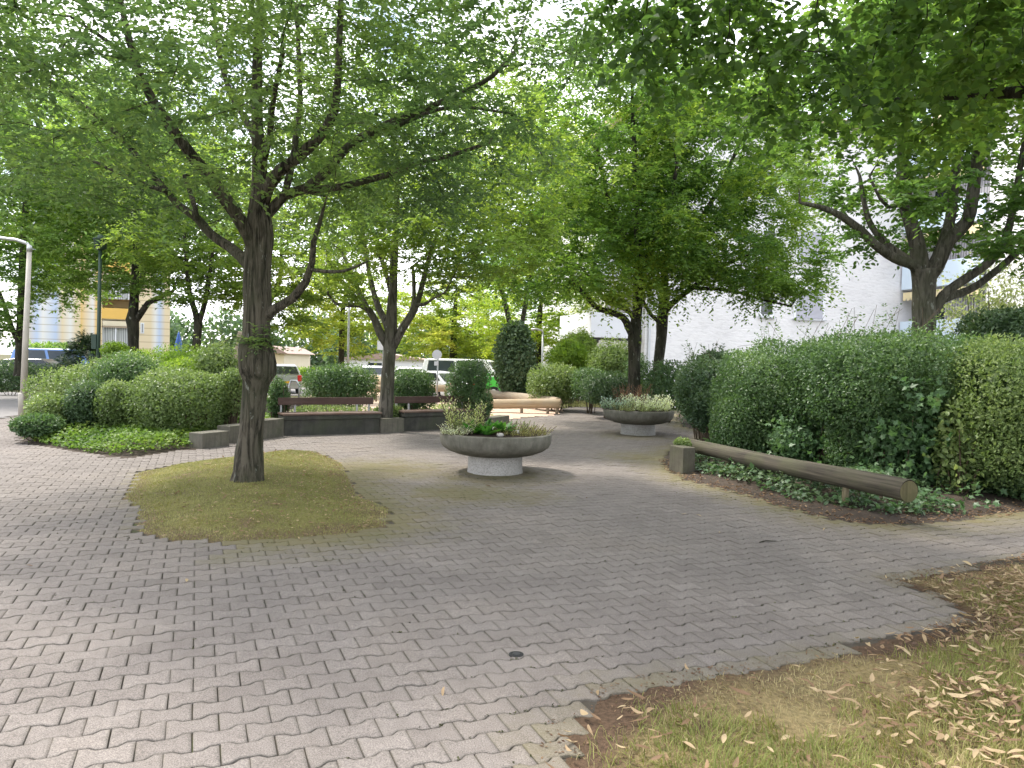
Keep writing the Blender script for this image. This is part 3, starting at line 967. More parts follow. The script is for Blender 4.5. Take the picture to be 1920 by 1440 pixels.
# grass blades
def blades(name, poly, n, hmin, hmax, wd, mat, hf, seed, patchy=.0, ymax=99, focus=None, lean=.5, edge_gap=0):
    rng = np.random.default_rng(seed)
    xs = [p[0] for p in poly]; ys = [min(p[1], ymax) for p in poly]
    X = rng.uniform(min(xs), max(xs), n * 4); Y = rng.uniform(max(min(ys), .9), max(ys), n * 4)
    sd_ = signed(poly, X, Y)
    ok = (sd_ > (edge_gap * rng.uniform(.3, 1.3, len(X)) * (1 + .8 * fnoise(np.stack([X, Y, X * 0], 1), 2.2, 44, 3)) if edge_gap else 0.0)) & (np.abs(X) < Y * .78 + .5)
    if patchy:
        f = fnoise(np.stack([X, Y, X * 0], 1), 2.2, seed, 3) + .35 * np.clip(signed(poly, X, Y) - .25, -1, .7)
        ok &= (f + rng.normal(0, .12, len(X))) > patchy - .35
    X = X[ok][:n]; Y = Y[ok][:n]
    m = len(X)
    sd = signed(poly, X, Y)
    Z = hf(X, Y, sd)
    C = np.stack([X, Y, Z - .004], 1)
    az = rng.uniform(0, 6.28, m)
    # tufts share a lean direction
    az = az * .5 + 3 * fnoise(C, 7, seed + 1)
    hor = np.abs(rng.normal(0, lean, m))
    Dr = np.stack([np.cos(az) * hor, np.sin(az) * hor, np.ones(m)], 1)
    Dr = unit(Dr)
    Nm = np.stack([np.cos(az), np.sin(az), np.zeros(m)], 1) + rng.normal(0, .3, (m, 3))
    S = unit(np.cross(Dr, Nm))
    L = rng.uniform(hmin, hmax, m)[:, None]
    bend = unit(Dr * 1.0 + np.stack([np.cos(az), np.sin(az), -.35 * np.ones(m)], 1) * rng.uniform(.2, 1.0, m)[:, None])
    V = np.empty((m, 5, 3))
    V[:, 0] = C + S * wd / 2; V[:, 1] = C - S * wd / 2
    mid = C + Dr * L * .5
    V[:, 2] = mid - S * wd * .4; V[:, 3] = mid + S * wd * .4
    V[:, 4] = mid + bend * L * .5
    b = (np.arange(m) * 5)[:, None]
    q4 = b + np.array([[0, 1, 2, 3]]); q3 = b + np.array([[3, 2, 4]])
    tn = np.clip(.45 + .4 * fnoise(C, 1.5, seed + 2) + rng.normal(0, .2, m), 0, 1)
    me = np_mesh(name, V.reshape(-1, 3), [q4, q3], np.repeat(tn, 5))
    return props(link(name, me, mat), kind='stuff')
blades('island_grass', ISLAND, 60000, .012, .034, .0045, M['grass_moss'], isl_h, 21, lean=.9)
blades('verge_grass', VERGE, 75000, .03, .085, .0038, M['grass'], verge_h, 22, patchy=.10, ymax=7, lean=.8, edge_gap=.26)
blades('verge_thatch', VERGE, 38000, .02, .05, .0032, M['grass_dry'], verge_h, 23, patchy=-.6, ymax=7, lean=1.6, edge_gap=.17)
# ------------------------------------------------------------------ trees
def box_pts(c, r, n, rng, shell=.25, zmin=None, lump=.18, seed=0):
    return in_ell(c, r, n, rng, shell, zmin, lump, seed)

# T1: leaning main tree in the grass island
Y1 = G(463, 918).y
b1 = G(463, 918)
s = Skel()
s.limb(pxl([(463, 928, 46), (463, 918, 37), (463, 905, 31), (464, 885, 27), (466, 850, 25), (470, 815, 22.5), (475, 765, 22.5), (478, 735, 23), (480, 716, 25), (482, 700, 32), (481, 685, 34), (479, 665, 33), (478, 648, 31), (481, 634, 26), (482, 600, 25), (484, 575, 25.5), (483, 545, 26), (483, 520, 24.5), (484, 490, 24), (486, 450, 24), (487, 420, 22), (488, 380, 17.5), (488, 340, 15), (487, 300, 12.5), (483, 240, 11), (482, 170, 9.5), (484, 80, 8), (489, 0, 6.5), (494, -140, 3.5)], Y1), step=.06)
s.limb(pxl([(478, 470, 14), (467, 443, 13), (443, 400, 12.5), (417, 367, 12), (390, 327, 11), (363, 297, 10.5), (336, 260, 10), (313, 228, 9.5), (287, 190, 8.5), (263, 143, 7.5), (242, 73, 6), (230, 20, 5), (215, -80, 3)], Y1, -1.0))
s.limb(pxl([(263, 143, 5), (233, 100, 4.5), (187, 67, 3.5), (130, 30, 2)], Y1 - .7, -.6))
s.limb(pxl([(474, 505, 13), (452, 480, 10.5), (430, 463, 9.5), (393, 437, 8.5), (370, 410, 7.5), (333, 383, 6.5), (313, 360, 6), (277, 317, 5.5), (230, 262, 4.5), (160, 200, 3.5), (90, 150, 2.5)], Y1, 1.2))
s.limb(pxl([(370, 410, 5), (360, 370, 4.5), (345, 330, 3.5)], Y1 + .4, .5))
s.limb(pxl([(313, 360, 4.5), (270, 345, 4), (215, 320, 3.5), (170, 300, 2.5)], Y1 + .6, .5))
s.limb(pxl([(492, 385, 12), (503, 350, 11.5), (527, 318, 11), (553, 300, 10.5), (593, 263, 9.5), (615, 235, 9), (628, 205, 8), (633, 150, 7), (636, 80, 6), (640, -10, 5), (646, -120, 3)], Y1, -.8))
s.limb(pxl([(495, 410, 11), (533, 367, 9.5), (573, 353, 9), (613, 320, 8.5), (640, 287, 8), (667, 263, 7.5), (720, 235, 6.5), (773, 213, 6), (847, 183, 5), (923, 143, 4), (970, 90, 3)], Y1, .6))
s.limb(pxl([(667, 265, 5), (730, 243, 4.5), (800, 212, 4), (860, 200, 3.2), (960, 213, 2.2)], Y1 + .3, .7))
s.limb(pxl([(560, 358, 7.5), (600, 355, 7), (640, 350, 6.5), (700, 335, 6), (750, 320, 5.5), (790, 303, 4.5), (840, 293, 4), (917, 267, 3)], Y1 + .1, 1.2))
s.limb(pxl([(535, 360, 6.5), (547, 310, 6), (556, 250, 5.5), (563, 187, 5), (560, 100, 4.5), (556, 10, 3.5)], Y1, .9))
s.limb(pxl([(497, 600, 10), (510, 583, 9), (550, 558, 8.5), (573, 530, 7.5), (585, 493, 6.5), (588, 453, 5.5), (600, 415, 4)], Y1, -.6))
s.limb(pxl([(583, 505, 4), (610, 509, 3.5), (645, 508, 3), (690, 490, 2)], Y1 - .4, -.6))
s.limb(pxl([(488, 300, 7), (470, 240, 6), (440, 190, 5), (415, 120, 4), (400, 20, 3)], Y1, 1.3))
s.limb(pxl([(488, 320, 7), (505, 260, 6), (512, 190, 5), (530, 100, 4)], Y1, -1.2))
rng = np.random.default_rng(101)
c1 = (-2.85, 8.3)
A = np.concatenate([
    box_pts((-3.0, 8.2, 5.1), (4.2, 3.7, 2.5), 900, rng, .35, 3.0, .2, 1),
    box_pts((-4.2, 8.0, 4.0), (2.6, 2.6, 1.2), 260, rng, .1, 3.0, .2, 2),
    box_pts((-1.2, 8.2, 4.3), (2.0, 2.2, 1.4), 240, rng, .1, 3.05, .2, 3),
    box_pts((-3.0, 8.2, 6.8), (3.2, 3.0, 1.6), 240, rng, .1, 3.0, .2, 4)])
s.colonize(A, .24, .42, 60, 5200, .0, rng, 2.5)
# tuft of fresh shoots on the burl
rngs = np.random.default_rng(8)
sp = []; sq = []
for k in range(26):
    an = rngs.uniform(-.2, 1.0) * math.pi
    c0 = D(480, 646 + rngs.uniform(-5, 8), Y1); r0 = PX(30, Y1)
    d0 = Vector((math.cos(an), -abs(math.sin(an)), rngs.uniform(0, .5)))
    sp.append(tuple(c0 + d0 * r0)); sq.append(tuple(d0))
SH = sprays(np.array(sp), np.array(sq), 2, .26, 9, .055, rngs, flat=.8, tone_mu=.75)
tree('maple_tree', 'stout leaning tree with a burl on its trunk, in the oval grass island', b1, s, M['bark'], M['leaf_main'], .073, ntw=6, L=.55, K=15, lump=.15, nmax=26, seed=1, flat=.8, wr=.52, rmax=.011, extra=[SH])
# T2: tree behind the benches
Y2 = 15.6
s = Skel()
s.limb(pxl([(722, 800, 17), (722, 785, 15), (723, 775, 13.5), (725, 740, 12.5), (727, 710, 12), (730, 665, 11), (732, 640, 12.5), (733, 615, 12), (734, 590, 10), (736, 555, 9), (738, 510, 8), (741, 450, 6.5), (744, 380, 5), (746, 290, 3)], Y2), step=.1)
s.limb(pxl([(727, 650, 8), (713, 625, 8), (703, 600, 7), (694, 585, 6.5), (687, 577, 6), (672, 572, 4.5), (653, 573, 3.5), (630, 570, 3), (615, 552, 2)], Y2, -.6))
s.limb(pxl([(690, 580, 5), (675, 550, 4.5), (660, 515, 4), (640, 470, 3)], Y2, .8))
s.limb(pxl([(730, 625, 7), (722, 600, 6.5), (711, 580, 6), (700, 545, 5), (690, 500, 4), (680, 430, 3)], Y2, .9))
s.limb(pxl([(738, 650, 7.5), (748, 630, 7), (765, 602, 6.5), (777, 582, 6), (785, 560, 5.5), (795, 520, 4.5), (812, 460, 3.5), (840, 390, 2.5)], Y2, -.5))
s.limb(pxl([(740, 640, 6), (752, 614, 5), (768, 590, 4.5), (776, 560, 4), (774, 500, 3)], Y2, 1.0))
s.limb(pxl([(782, 572, 4), (795, 571, 3), (812, 560, 2.2), (835, 548, 1.6)], Y2 - .3, -.6))
rng = np.random.default_rng(102)
A = np.concatenate([box_pts((-1.75, 15.6, 5.4), (3.1, 3.0, 2.7), 620, rng, .3, 2.75, .2, 5),
                    box_pts((-2.0, 15.0, 3.6), (2.7, 2.4, .9), 160, rng, .1, 2.75, .2, 6)])
s.colonize(A, .3, .5, 60, 3600, 0, rng, 1.8)
tree('linden_tree', 'slender tree with forked limbs growing behind the gap between the two benches', (D(722, 790, Y2).x, Y2, 0), s, M['bark_grey'], M['leaf_mid'], .095, ntw=9, L=.55, K=12, seed=2, flat=.7, rmax=.012, tone_mu=.5)

# T3: two trunks sharing one dense canopy in front of the white building
def t3(pts_list, Y, attr_, seed, label, base, leafmat, n=3200):
    s = Skel()
    for i, (p, dy) in enumerate(pts_list): s.limb(pxl(p, Y, dy), step=.12)
    rng = np.random.default_rng(seed + 60)
    s.colonize(np.concatenate(attr_(rng)), .34, .52, 60, n, .02, rng, 2.6)
    return tree('hornbeam_tree', label, base, s, M['bark_dark'], leafmat, .105, group='pair of dense trees before the white house', ntw=11, L=.6, K=13, seed=seed, flat=.45, droop=.5, rmax=.0125, spread=.9, zsq=.7)
Y3 = 20.0
t3([([(1189, 790, 15), (1189, 760, 12.5), (1189, 724, 11.5), (1189, 680, 11), (1190, 635, 13), (1192, 610, 11), (1195, 585, 9.5), (1196, 540, 9), (1196, 480, 8), (1194, 400, 6.5), (1190, 300, 5), (1186, 200, 3.5), (1184, 110, 2)], 0),
    ([(1187, 630, 8), (1178, 612, 7), (1169, 596, 6.5), (1153, 588, 6), (1120, 577, 5), (1102, 558, 4.5), (1084, 538, 4), (1060, 490, 3)], -1.2),
    ([(1190, 600, 5), (1178, 583, 4.5), (1155, 572, 4), (1129, 558, 3.5), (1105, 520, 3)], .9),
    ([(1196, 520, 6), (1220, 470, 5), (1250, 400, 4), (1270, 310, 3)], -1.0),
    ([(1196, 500, 6), (1170, 440, 5), (1140, 370, 4), (1120, 280, 3)], .6)], Y3,
   lambda r: [box_pts((2.6, 20, 6.9), (2.9, 2.7, 3.8), 620, r, .35, 3.0, .22, 11), box_pts((1.4, 19.4, 4.1), (2.6, 1.9, 1.2), 260, r, .1, 3.0, .2, 12)],
   31, 'dark trunk rising from the rounded hedge, nearer of the pair before the white house', (D(1189, 790, Y3).x, Y3, 0), M['leaf_dense'])
Y3b = 21.5
t3([([(1234, 770, 13), (1235, 720, 10.5), (1235, 680, 9.5), (1239, 640, 10), (1241, 612, 10.5), (1244, 580, 10), (1245, 555, 8), (1247, 500, 7), (1252, 420, 5.5), (1256, 330, 4), (1260, 220, 2.5)], 0),
    ([(1244, 590, 6.5), (1255, 574, 6), (1280, 553, 5), (1298, 540, 4.5), (1340, 505, 3.5), (1400, 480, 2.5)], -1.2),
    ([(1240, 612, 4.5), (1232, 600, 4), (1218, 587, 3.5), (1207, 565, 2.5)], -.8),
    ([(1300, 540, 3.5), (1370, 545, 3), (1430, 562, 2.4), (1483, 574, 1.6)], -1.5),
    ([(1249, 500, 6), (1300, 430, 5), (1350, 350, 4), (1390, 260, 3)], .5)], Y3b,
   lambda r: [box_pts((5.7, 21.2, 6.9), (3.2, 2.8, 3.6), 680, r, .35, 3.5, .22, 13), box_pts((6.1, 20.2, 4.3), (3.0, 1.9, 1.05), 300, r, .1, 3.35, .2, 14)],
   32, 'second dark trunk beside the white wall, its canopy reaching over the shuttered window', (D(1234, 770, Y3b).x, Y3b, 0), M['leaf_dense'])

# T4: tree standing in the big hedge, open crown
Y4 = 13.0
s = Skel()
s.limb(pxl([(1731, 790, 26), (1731, 720, 22), (1731, 645, 20.5), (1732, 600, 21), (1733, 560, 20.5), (1733, 530, 21), (1733, 505, 23)], Y4), step=.09)
s.limb(pxl([(1735, 520, 15), (1726, 492, 14.5), (1717, 450, 13.5), (1703, 400, 12), (1694, 340, 11), (1693, 290, 9.5), (1697, 250, 8), (1702, 150, 6), (1705, 20, 3.5)], Y4, .3))
s.limb(pxl([(1737, 525, 15), (1754, 498, 14.5), (1779, 450, 13.5), (1813, 416, 11.5), (1822, 377, 11), (1833, 300, 10), (1843, 217, 8.5), (1852, 100, 6), (1860, -40, 3)], Y4, -.4))
s.limb(pxl([(1752, 500, 11), (1767, 460, 10.5), (1782, 408, 9.5), (1788, 340, 9), (1796, 290, 8), (1806, 245, 7), (1820, 120, 5), (1828, -20, 3)], Y4, .8))
s.limb(pxl([(1725, 530, 12), (1717, 501, 9.5), (1678, 484, 9), (1641, 459, 8.5), (1619, 436, 7.5), (1577, 405, 6.5), (1537, 388, 5), (1500, 380, 3)], Y4, -.5))
s.limb(pxl([(1722, 512, 9), (1703, 487, 7.5), (1680, 472, 7), (1661, 457, 6.5), (1633, 422, 5.5), (1620, 380, 4.5), (1612, 330, 3)], Y4, .6))
s.limb(pxl([(1738, 600, 10), (1757, 574, 9.5), (1768, 554, 9), (1796, 532, 8.5), (1836, 506, 8), (1869, 476, 7.5), (1889, 436, 7), (1902, 380, 6), (1915, 300, 4.5), (1930, 200, 3)], Y4, -.6))
s.limb(pxl([(1770, 560, 8), (1785, 554, 7.5), (1824, 540, 7), (1872, 504, 6.5), (1920, 462, 6), (1985, 405, 4.5), (2050, 350, 3)], Y4, .6))
s.limb(pxl([(1706, 395, 5), (1685, 385, 4), (1665, 388, 3.5), (1650, 372, 3), (1630, 330, 2)], Y4 - .2, -.6))
rng = np.random.default_rng(104)
A = np.concatenate([box_pts((8.0, 13, 6.0), (3.2, 2.6, 2.6), 430, rng, .35, 3.6, .25, 15), box_pts((7.6, 13, 7.2), (3.4, 2.6, 1.8), 200, rng, .1, 3.6, .25, 22), box_pts((6.2, 12.6, 4.3), (1.2, 1.6, .9), 60, rng, .2, 3.2, .2, 16), box_pts((9.4, 12.8, 4.2), (1.2, 1.6, 1.0), 70, rng, .2, 2.9, .2, 17)])
s.colonize(A, .3, .5, 50, 2400, 0, rng, 2.9)
tree('whitebeam_tree', 'pale grey trunk with open spreading limbs standing in the tall hedge before the balconies', (D(1731, 800, Y4).x, Y4, 0), s, M['bark_grey'], M['leaf_sparse'], .10, ntw=8, L=.48, K=11, seed=4, flat=.55, rmax=.012, kind='oval', wr=.55)

# T5: linden just outside the frame whose canopy hangs into the top of the picture
s = Skel()
s.limb([(Vector((4.9, 3.4, -.1)), .30), (Vector((4.9, 3.4, .6)), .24), (Vector((4.85, 3.4, 1.6)), .22), (Vector((4.8, 3.45, 2.6)), .21), (Vector((4.75, 3.5, 4.0)), .16), (Vector((4.7, 3.5, 6.0)), .10), (Vector((4.7, 3.5, 8.0)), .03)], step=.12)
for pts in (
    [(4.8, 3.45, 2.7, .09), (4.0, 3.7, 3.3, .07), (3.0, 4.2, 3.75, .05), (1.9, 4.8, 4.0, .035), (.9, 5.3, 4.15, .02), (.2, 5.6, 4.2, .01)],
    [(4.8, 3.45, 2.9, .09), (4.4, 4.3, 3.3, .07), (3.9, 5.4, 3.55, .05), (3.5, 6.6, 3.9, .03), (3.3, 7.8, 4.2, .012)],
    [(4.78, 3.5, 3.2, .09), (3.8, 3.4, 4.0, .06), (2.6, 3.2, 4.5, .04), (1.4, 3.2, 4.7, .02)],
    [(4.78, 3.5, 3.4, .08), (4.9, 4.8, 4.1, .06), (4.9, 6.2, 4.4, .035), (4.7, 7.4, 4.4, .012)],
    [(4.76, 3.5, 3.8, .08), (3.6, 4.4, 5.0, .05), (2.2, 5.4, 5.6, .03), (1.2, 6.0, 5.7, .012)],
    [(4.78, 3.5, 3.4, .08), (5.8, 4.2, 4.0, .06), (6.8, 5.0, 4.3, .03)],
    [(4.78, 3.5, 3.6, .08), (5.0, 2.2, 4.3, .06), (4.8, .8, 4.6, .03)]):
    s.limb([(Vector(p[:3]), p[3]) for p in pts])
rng = np.random.default_rng(105)
A = np.concatenate([box_pts((4.0, 5.0, 5.1), (3.7, 3.1, 2.0), 620, rng, .3, 3.2, .25, 18), box_pts((2.7, 5.4, 3.95), (2.2, 1.5, .62), 170, rng, .1, 3.3, .25, 19), box_pts((4.6, 5.8, 3.75), (1.9, 1.6, .7), 130, rng, .1, 3.65, .25, 20), box_pts((3.6, 7.4, 4.3), (1.9, 1.2, .95), 150, rng, .1, 3.75, .25, 23), box_pts((4.5, 2.5, 5.2), (3.6, 2.4, 2.0), 160, rng, .2, 3.4, .2, 21)])
A = A[~((A[:, 1] < 3.2) & (np.abs(A[:, 0]) < 1.0) & (A[:, 2] < 3.4))]
s.colonize(A, .22, .4, 60, 4200, -.02, rng, 2.4)
tree('overhanging_linden', 'dark leaved branches hanging into the top of the view from beside the path', (4.9, 3.4, 0), s, M['bark_dark'], M['leaf_linden'], .064, ntw=6, L=.40, K=10, seed=5, flat=.5, droop=.5, rmax=.011, kind='heart', wr=.82, tone_mu=.4)

# background trees on the left
def bgtree(label, Y, limbs, ells, leafmat, leaf, seed, group=None, n=2200, bark='bark_dark', K=10, flat=.6, step=.4, kill=.62, natt=420, zmin=2.6, name='street_tree', far=True, gmin=2.2, ntw=11, L=.65):
    s = Skel()
    for i, (p, dy) in enumerate(limbs): s.limb(pxl(p, Y, dy), step=.2)
    base = D(limbs[0][0][0][0], limbs[0][0][0][1], Y)
    rng = np.random.default_rng(seed)
    tot = sum(r[0] * r[1] * r[2] for c, r in ells)
    A = np.concatenate([box_pts(c, r, max(30, int(natt * r[0] * r[1] * r[2] / tot)), rng, .3, zmin, .22, seed + i) for i, (c, r) in enumerate(ells)])
    s.colonize(A, step, kill, 50, n, 0, rng, gmin)
    return tree(name, label, (base.x, Y, terrain(base.x, Y)), s, M[bark], leafmat, leaf, group, ntw=ntw, L=L, K=K, seed=seed, flat=flat, rmax=.014, far=far, rmin=.006, lump=.1, nmax=12)
def zc(py, px, Y): return D(px, py, Y).z
def xc(px, Y): return D(px, 650, Y).x
GL = 'row of street trees by the striped house'
bgtree('leafy dark trunk with low side limb right behind the lamp post', 24, [([(38, 705, 12), (38, 680, 9.5), (39, 640, 9), (41, 590, 8.5), (43, 520, 7.5), (46, 430, 6), (50, 330, 4), (54, 200, 2)], 0), ([(35, 640, 5), (22, 615, 4.5), (12, 585, 4), (0, 550, 3)], .5)],
       [((xc(45, 24), 24, 7.0), (3.6, 3.2, 4.0)), ((xc(95, 24), 23.5, 4.2), (2.1, 2.0, 1.4)), ((xc(62, 24), 22.6, 3.3), (.95, 1.2, 1.5)), ((xc(-10, 24), 23, 3.4), (1.2, 1.2, 1.4))], M['leaf_back'], .13, 201, GL, natt=620, zmin=1.9, gmin=1.9)
bgtree('twin limbed trunk in front of the garage window of the striped house', 24, [([(250, 690, 13), (250, 662, 9.5), (250, 640, 9), (250, 612, 10), (248, 600, 11), (250, 585, 9), (252, 560, 8), (253, 520, 7), (255, 430, 5), (258, 330, 3)], 0), ([(256, 600, 6), (268, 582, 5.5), (278, 568, 5), (300, 558, 4), (325, 545, 3)], -.5)],
       [((xc(250, 24), 24, 6.3), (3.3, 3.0, 2.9)), ((xc(290, 24), 23.5, 4.1), (2.6, 2.0, .95))], M['leaf_back'], .13, 202, GL, natt=460, zmin=3.2)
bgtree('thin forked trunk rising from the yellow clipped hedge', 22, [([(366, 700, 10), (367, 670, 8), (370, 630, 7.5), (372, 610, 7.5), (366, 585, 5.5), (358, 560, 5), (352, 520, 4), (345, 430, 2.5)], 0), ([(373, 605, 5.5), (381, 580, 5), (386, 560, 4.5), (395, 500, 3.5), (405, 420, 2)], .4)],
       [((xc(375, 22), 22, 5.6), (2.7, 2.6, 2.3)), ((xc(430, 22), 22.5, 4.0), (1.9, 1.8, 1.3))], M['leaf_mid'], .125, 203, GL, natt=420, zmin=2.9)
bgtree('pale tall tree closing the view far behind the lamp', 33, [([(41, 690, 7), (42, 620, 6.5), (60, 500, 6), (155, 350, 5), (158, 150, 2)], 0)],
       [((xc(150, 33), 33, 9.0), (6.0, 3.5, 5.0))], M['leaf_back'], .2, 204, GL, natt=420, zmin=4.2, step=.6, kill=.9, L=.9)
# small leafy tree right behind the main trunk, and trees round the parking
GF = 'sunlit trees round the parking bays'
bgtree('bushy green tree just behind the burl of the leaning trunk', 27, [([(482, 700, 8), (484, 640, 7), (500, 580, 6), (525, 520, 4), (527, 450, 2)], 0)],
       [((xc(520, 27), 27, 4.6), (2.2, 2.0, 2.6))], M['leaf_mid'], .14, 205, GF, natt=300, zmin=1.7, gmin=1.2)
bgtree('yellowing tree behind the plain white lamp pole', 36, [([(640, 705, 6), (640, 660, 5.5), (642, 600, 5), (645, 560, 3)], 0)],
       [((xc(650, 36), 36, 3.6), (2.9, 2.4, 2.1)), ((xc(620, 36), 36, 4.6), (1.5, 1.5, 1.4))], M['leaf_autumn'], .16, 206, GF, natt=360, zmin=1.2, gmin=1.0, step=.5, L=.7)
bgtree('broad golden green tree behind the van, with reddish tips', 46, [([(850, 705, 8), (850, 660, 7), (852, 600, 5), (855, 560, 3)], 0)],
       [((xc(850, 46), 46, 3.9), (4.6, 3, 2.9)), ((xc(800, 46), 45, 3.2), (2.6, 2, 1.8))], M['leaf_autumn'], .2, 207, GF, natt=460, zmin=.8, gmin=.8, step=.6, kill=.8, L=.8)
bgtree('bright yellow green tree beyond the columnar ivy shrub', 40, [([(1010, 705, 7), (1010, 650, 6), (1012, 590, 5), (1015, 560, 3)], 0)],
       [((xc(1000, 40), 40, 4.4), (4.2, 2.6, 2.4)), ((xc(1080, 40), 39, 3.4), (2.6, 2, 2.0)), ((xc(950, 40), 41, 3.0), (2.0, 2, 1.7))], M['leaf_yellow'], .17, 208, GF, natt=460, zmin=1.0, gmin=1.0, step=.55, kill=.8, L=.75)
bgtree('tall yellow green tree filling the gap above the benches', 30, [([(958, 700, 5), (958, 640, 5), (950, 580, 4.5), (915, 450, 4), (890, 300, 3)], 0)],
       [((xc(900, 30), 30, 7.6), (3.0, 2.6, 3.4))], M['leaf_yellow'], .15, 209, GF, natt=420, zmin=4.3, gmin=3.0, step=.5, kill=.75, L=.7)
bgtree('high green tree showing between the main crown and the dense pair', 30, [([(729, 700, 5), (731, 640, 5), (735, 560, 4.5), (690, 400, 4), (655, 250, 3)], 0)],
       [((xc(640, 30), 30, 8.0), (3.4, 2.6, 3.2))], M['leaf_mid'], .15, 210, GF, natt=380, zmin=4.8, gmin=3.0, step=.5, kill=.75, L=.7)

bgtree('dense green tree filling the left distance over the striped house', 29, [([(250, 700, 6), (250, 640, 6), (252, 560, 5), (310, 400, 4), (338, 200, 3)], 0)],
       [((xc(330, 29), 29, 8.6), (4.6, 2.6, 4.0))], M['leaf_mid'], .15, 211, GF, natt=420, zmin=4.6, gmin=3.0, step=.5, kill=.75, L=.7)
bgtree('tall light green tree behind the left part of the dense pair', 32, [([(975, 700, 5), (975, 640, 5), (985, 570, 4.5), (1015, 400, 5), (1018, 200, 3)], 0)],
       [((xc(1010, 32), 32, 8.6), (2.9, 2.4, 4.2))], M['leaf_yellow'], .15, 212, GF, natt=380, zmin=4.6, gmin=3.0, step=.5, kill=.75, L=.7)

# far hazy tree line, a mass nobody could count
def treeline():
    rng = np.random.default_rng(77)
    parts = []
    for k in range(74):
        x = -190 + k * 4.4 + rng.normal(0, 1.0); y = 118 + rng.normal(0, 6); h = rng.uniform(5, 9)
        n = 1300
        P = in_ell((x, y, h * .45 - .3), (4.2, 3, h * .6), n, rng, .4, -.2, .2, k)
        tn = np.clip(.4 + .3 * fnoise(P, .35, k) + rng.normal(0, .1, n), 0, 1)
        parts.append(leaf_geo(P, rng.normal(size=(n, 3)), rng.normal(size=(n, 3)) + np.array([0, -.6, .6]), .75, .5, tn))
    props(link('treeline', leaf_mesh('treeline', parts), M['leaf_far']), kind='stuff')
treeline()
# ------------------------------------------------------------------ shrubs and hedges
LBG = 'clipped shrubs of the bed beside the lamp'
def bed_shrub(label, e, n, mat='leaf_bush', leaf=.05, seed=0, **kw):
    kw.setdefault('name', 'clipped_shrub'); kw.setdefault('group', LBG)
    nm = kw.pop('name')
    return shrub(nm, label, e, M[mat], leaf, n, seed=seed, **kw)
bed_shrub('largest rounded shrub at the front of the bed, left of the leaning trunk', [ell(250, 418, 690, 818, 13.3, .95), ell(330, 425, 700, 815, 13.5, .8)], 15000, seed=1, p=2.9, lump=.10)
bed_shrub('small upright shrub beside the largest rounded one, yellowish top', [ell(190, 255, 716, 812, 13.1, .42)], 4200, seed=2, p=2.8)
bed_shrub('dark green clipped shrub between two paler ones at the bed front', [ell(128, 197, 716, 812, 13.1, .45)], 4600, 'leaf_bush_dark', seed=3, p=2.7)
bed_shrub('pale low shrub at the corner of the bed by the lamp foot', [ell(60, 132, 738, 818, 12.9, .45)], 4200, seed=4, p=2.5)
bed_shrub('long low dome of pale clipped leaves at the back of the bed', [ell(72, 230, 684, 790, 14.6, 1.0), ell(150, 330, 664, 780, 15.2, 1.1)], 15000, seed=5, p=2.5, lump=.09)
bed_shrub('darker rounded dome sitting in front of the long pale one', [ell(186, 298, 664, 750, 14.2, .6)], 6500, 'leaf_hedge', seed=6, p=2.4)
bed_shrub('yellow green rounded shrub behind the largest one', [ell(295, 382, 672, 740, 15.0, .6)], 4200, 'leaf_lime', seed=7, p=2.3)
bed_shrub('loose leafy shrub with upright shoots touching the leaning trunk', [ell(370, 448, 638, 745, 15.2, .6)], 4600, seed=8, p=2.0, lump=.28, sprig=14)
bed_shrub('thin privet showing bare stems right beside the leaning trunk', [ell(412, 462, 690, 780, 13.8, .35)], 2600, seed=9, p=2.6, stems=26)
bed_shrub('loose dark shrub between the leaning trunk and the bench end', [ell(500, 548, 700, 792, 14.8, .35)], 2400, 'leaf_hedge', seed=10, p=2.0, lump=.3, sprig=6, stems=20)
bed_shrub('spreading low shrub lying over the bed edge by the paving corner', [ell(32, 112, 775, 818, 12.3, .4)], 3000, 'leaf_hedge', seed=11, p=2.0, lump=.25, leaf=.055)
bed_shrub('small round topped shrub under the garage window', [ell(195, 240, 640, 675, 19.5, .4)], 1700, 'leaf_lime', seed=12, p=2.2)
bed_shrub('long clipped yellow hedge at the foot of the two street trees', [ell(235, 330, 652, 715, 18.5, .7), ell(300, 405, 646, 715, 18.2, .7)], 6500, 'leaf_lime', seed=13, p=3.2, name='low_hedge')

BG = 'shrubs between the benches and the playground'
bed_shrub('broad clipped shrub with bare stems behind the left bench', [ell(570, 707, 683, 762, 17.2, .6)], 9500, 'leaf_hedge', seed=21, p=3.4, lump=.10, group=BG, stems=0, depth=.3)
bed_shrub('square clipped shrub just right of the slender trunk', [ell(728, 816, 692, 772, 17.3, .55)], 6500, 'leaf_hedge', seed=22, p=3.4, lump=.12, group=BG, stems=26)
bed_shrub('taller clipped shrub in front of the green van', [ell(838, 920, 672, 768, 17.3, .55), ell(880, 924, 735, 785, 17.0, .3)], 6500, 'leaf_hedge', seed=23, p=3.2, lump=.12, group=BG, stems=22)
bed_shrub('low green clump under the slender tree beside the concrete block', [ell(700, 755, 758, 800, 15.9, .22)], 1800, 'leaf_bush', seed=24, p=2, lump=.3, group=BG)
bed_shrub('ragged green clump below the left bench back rest', [ell(545, 690, 756, 800, 16.0, .3)], 3000, 'leaf_bush', seed=25, p=2, lump=.35, group=BG, core=False)
# bare stems of the shrub behind the left bench
rs = np.random.default_rng(66)

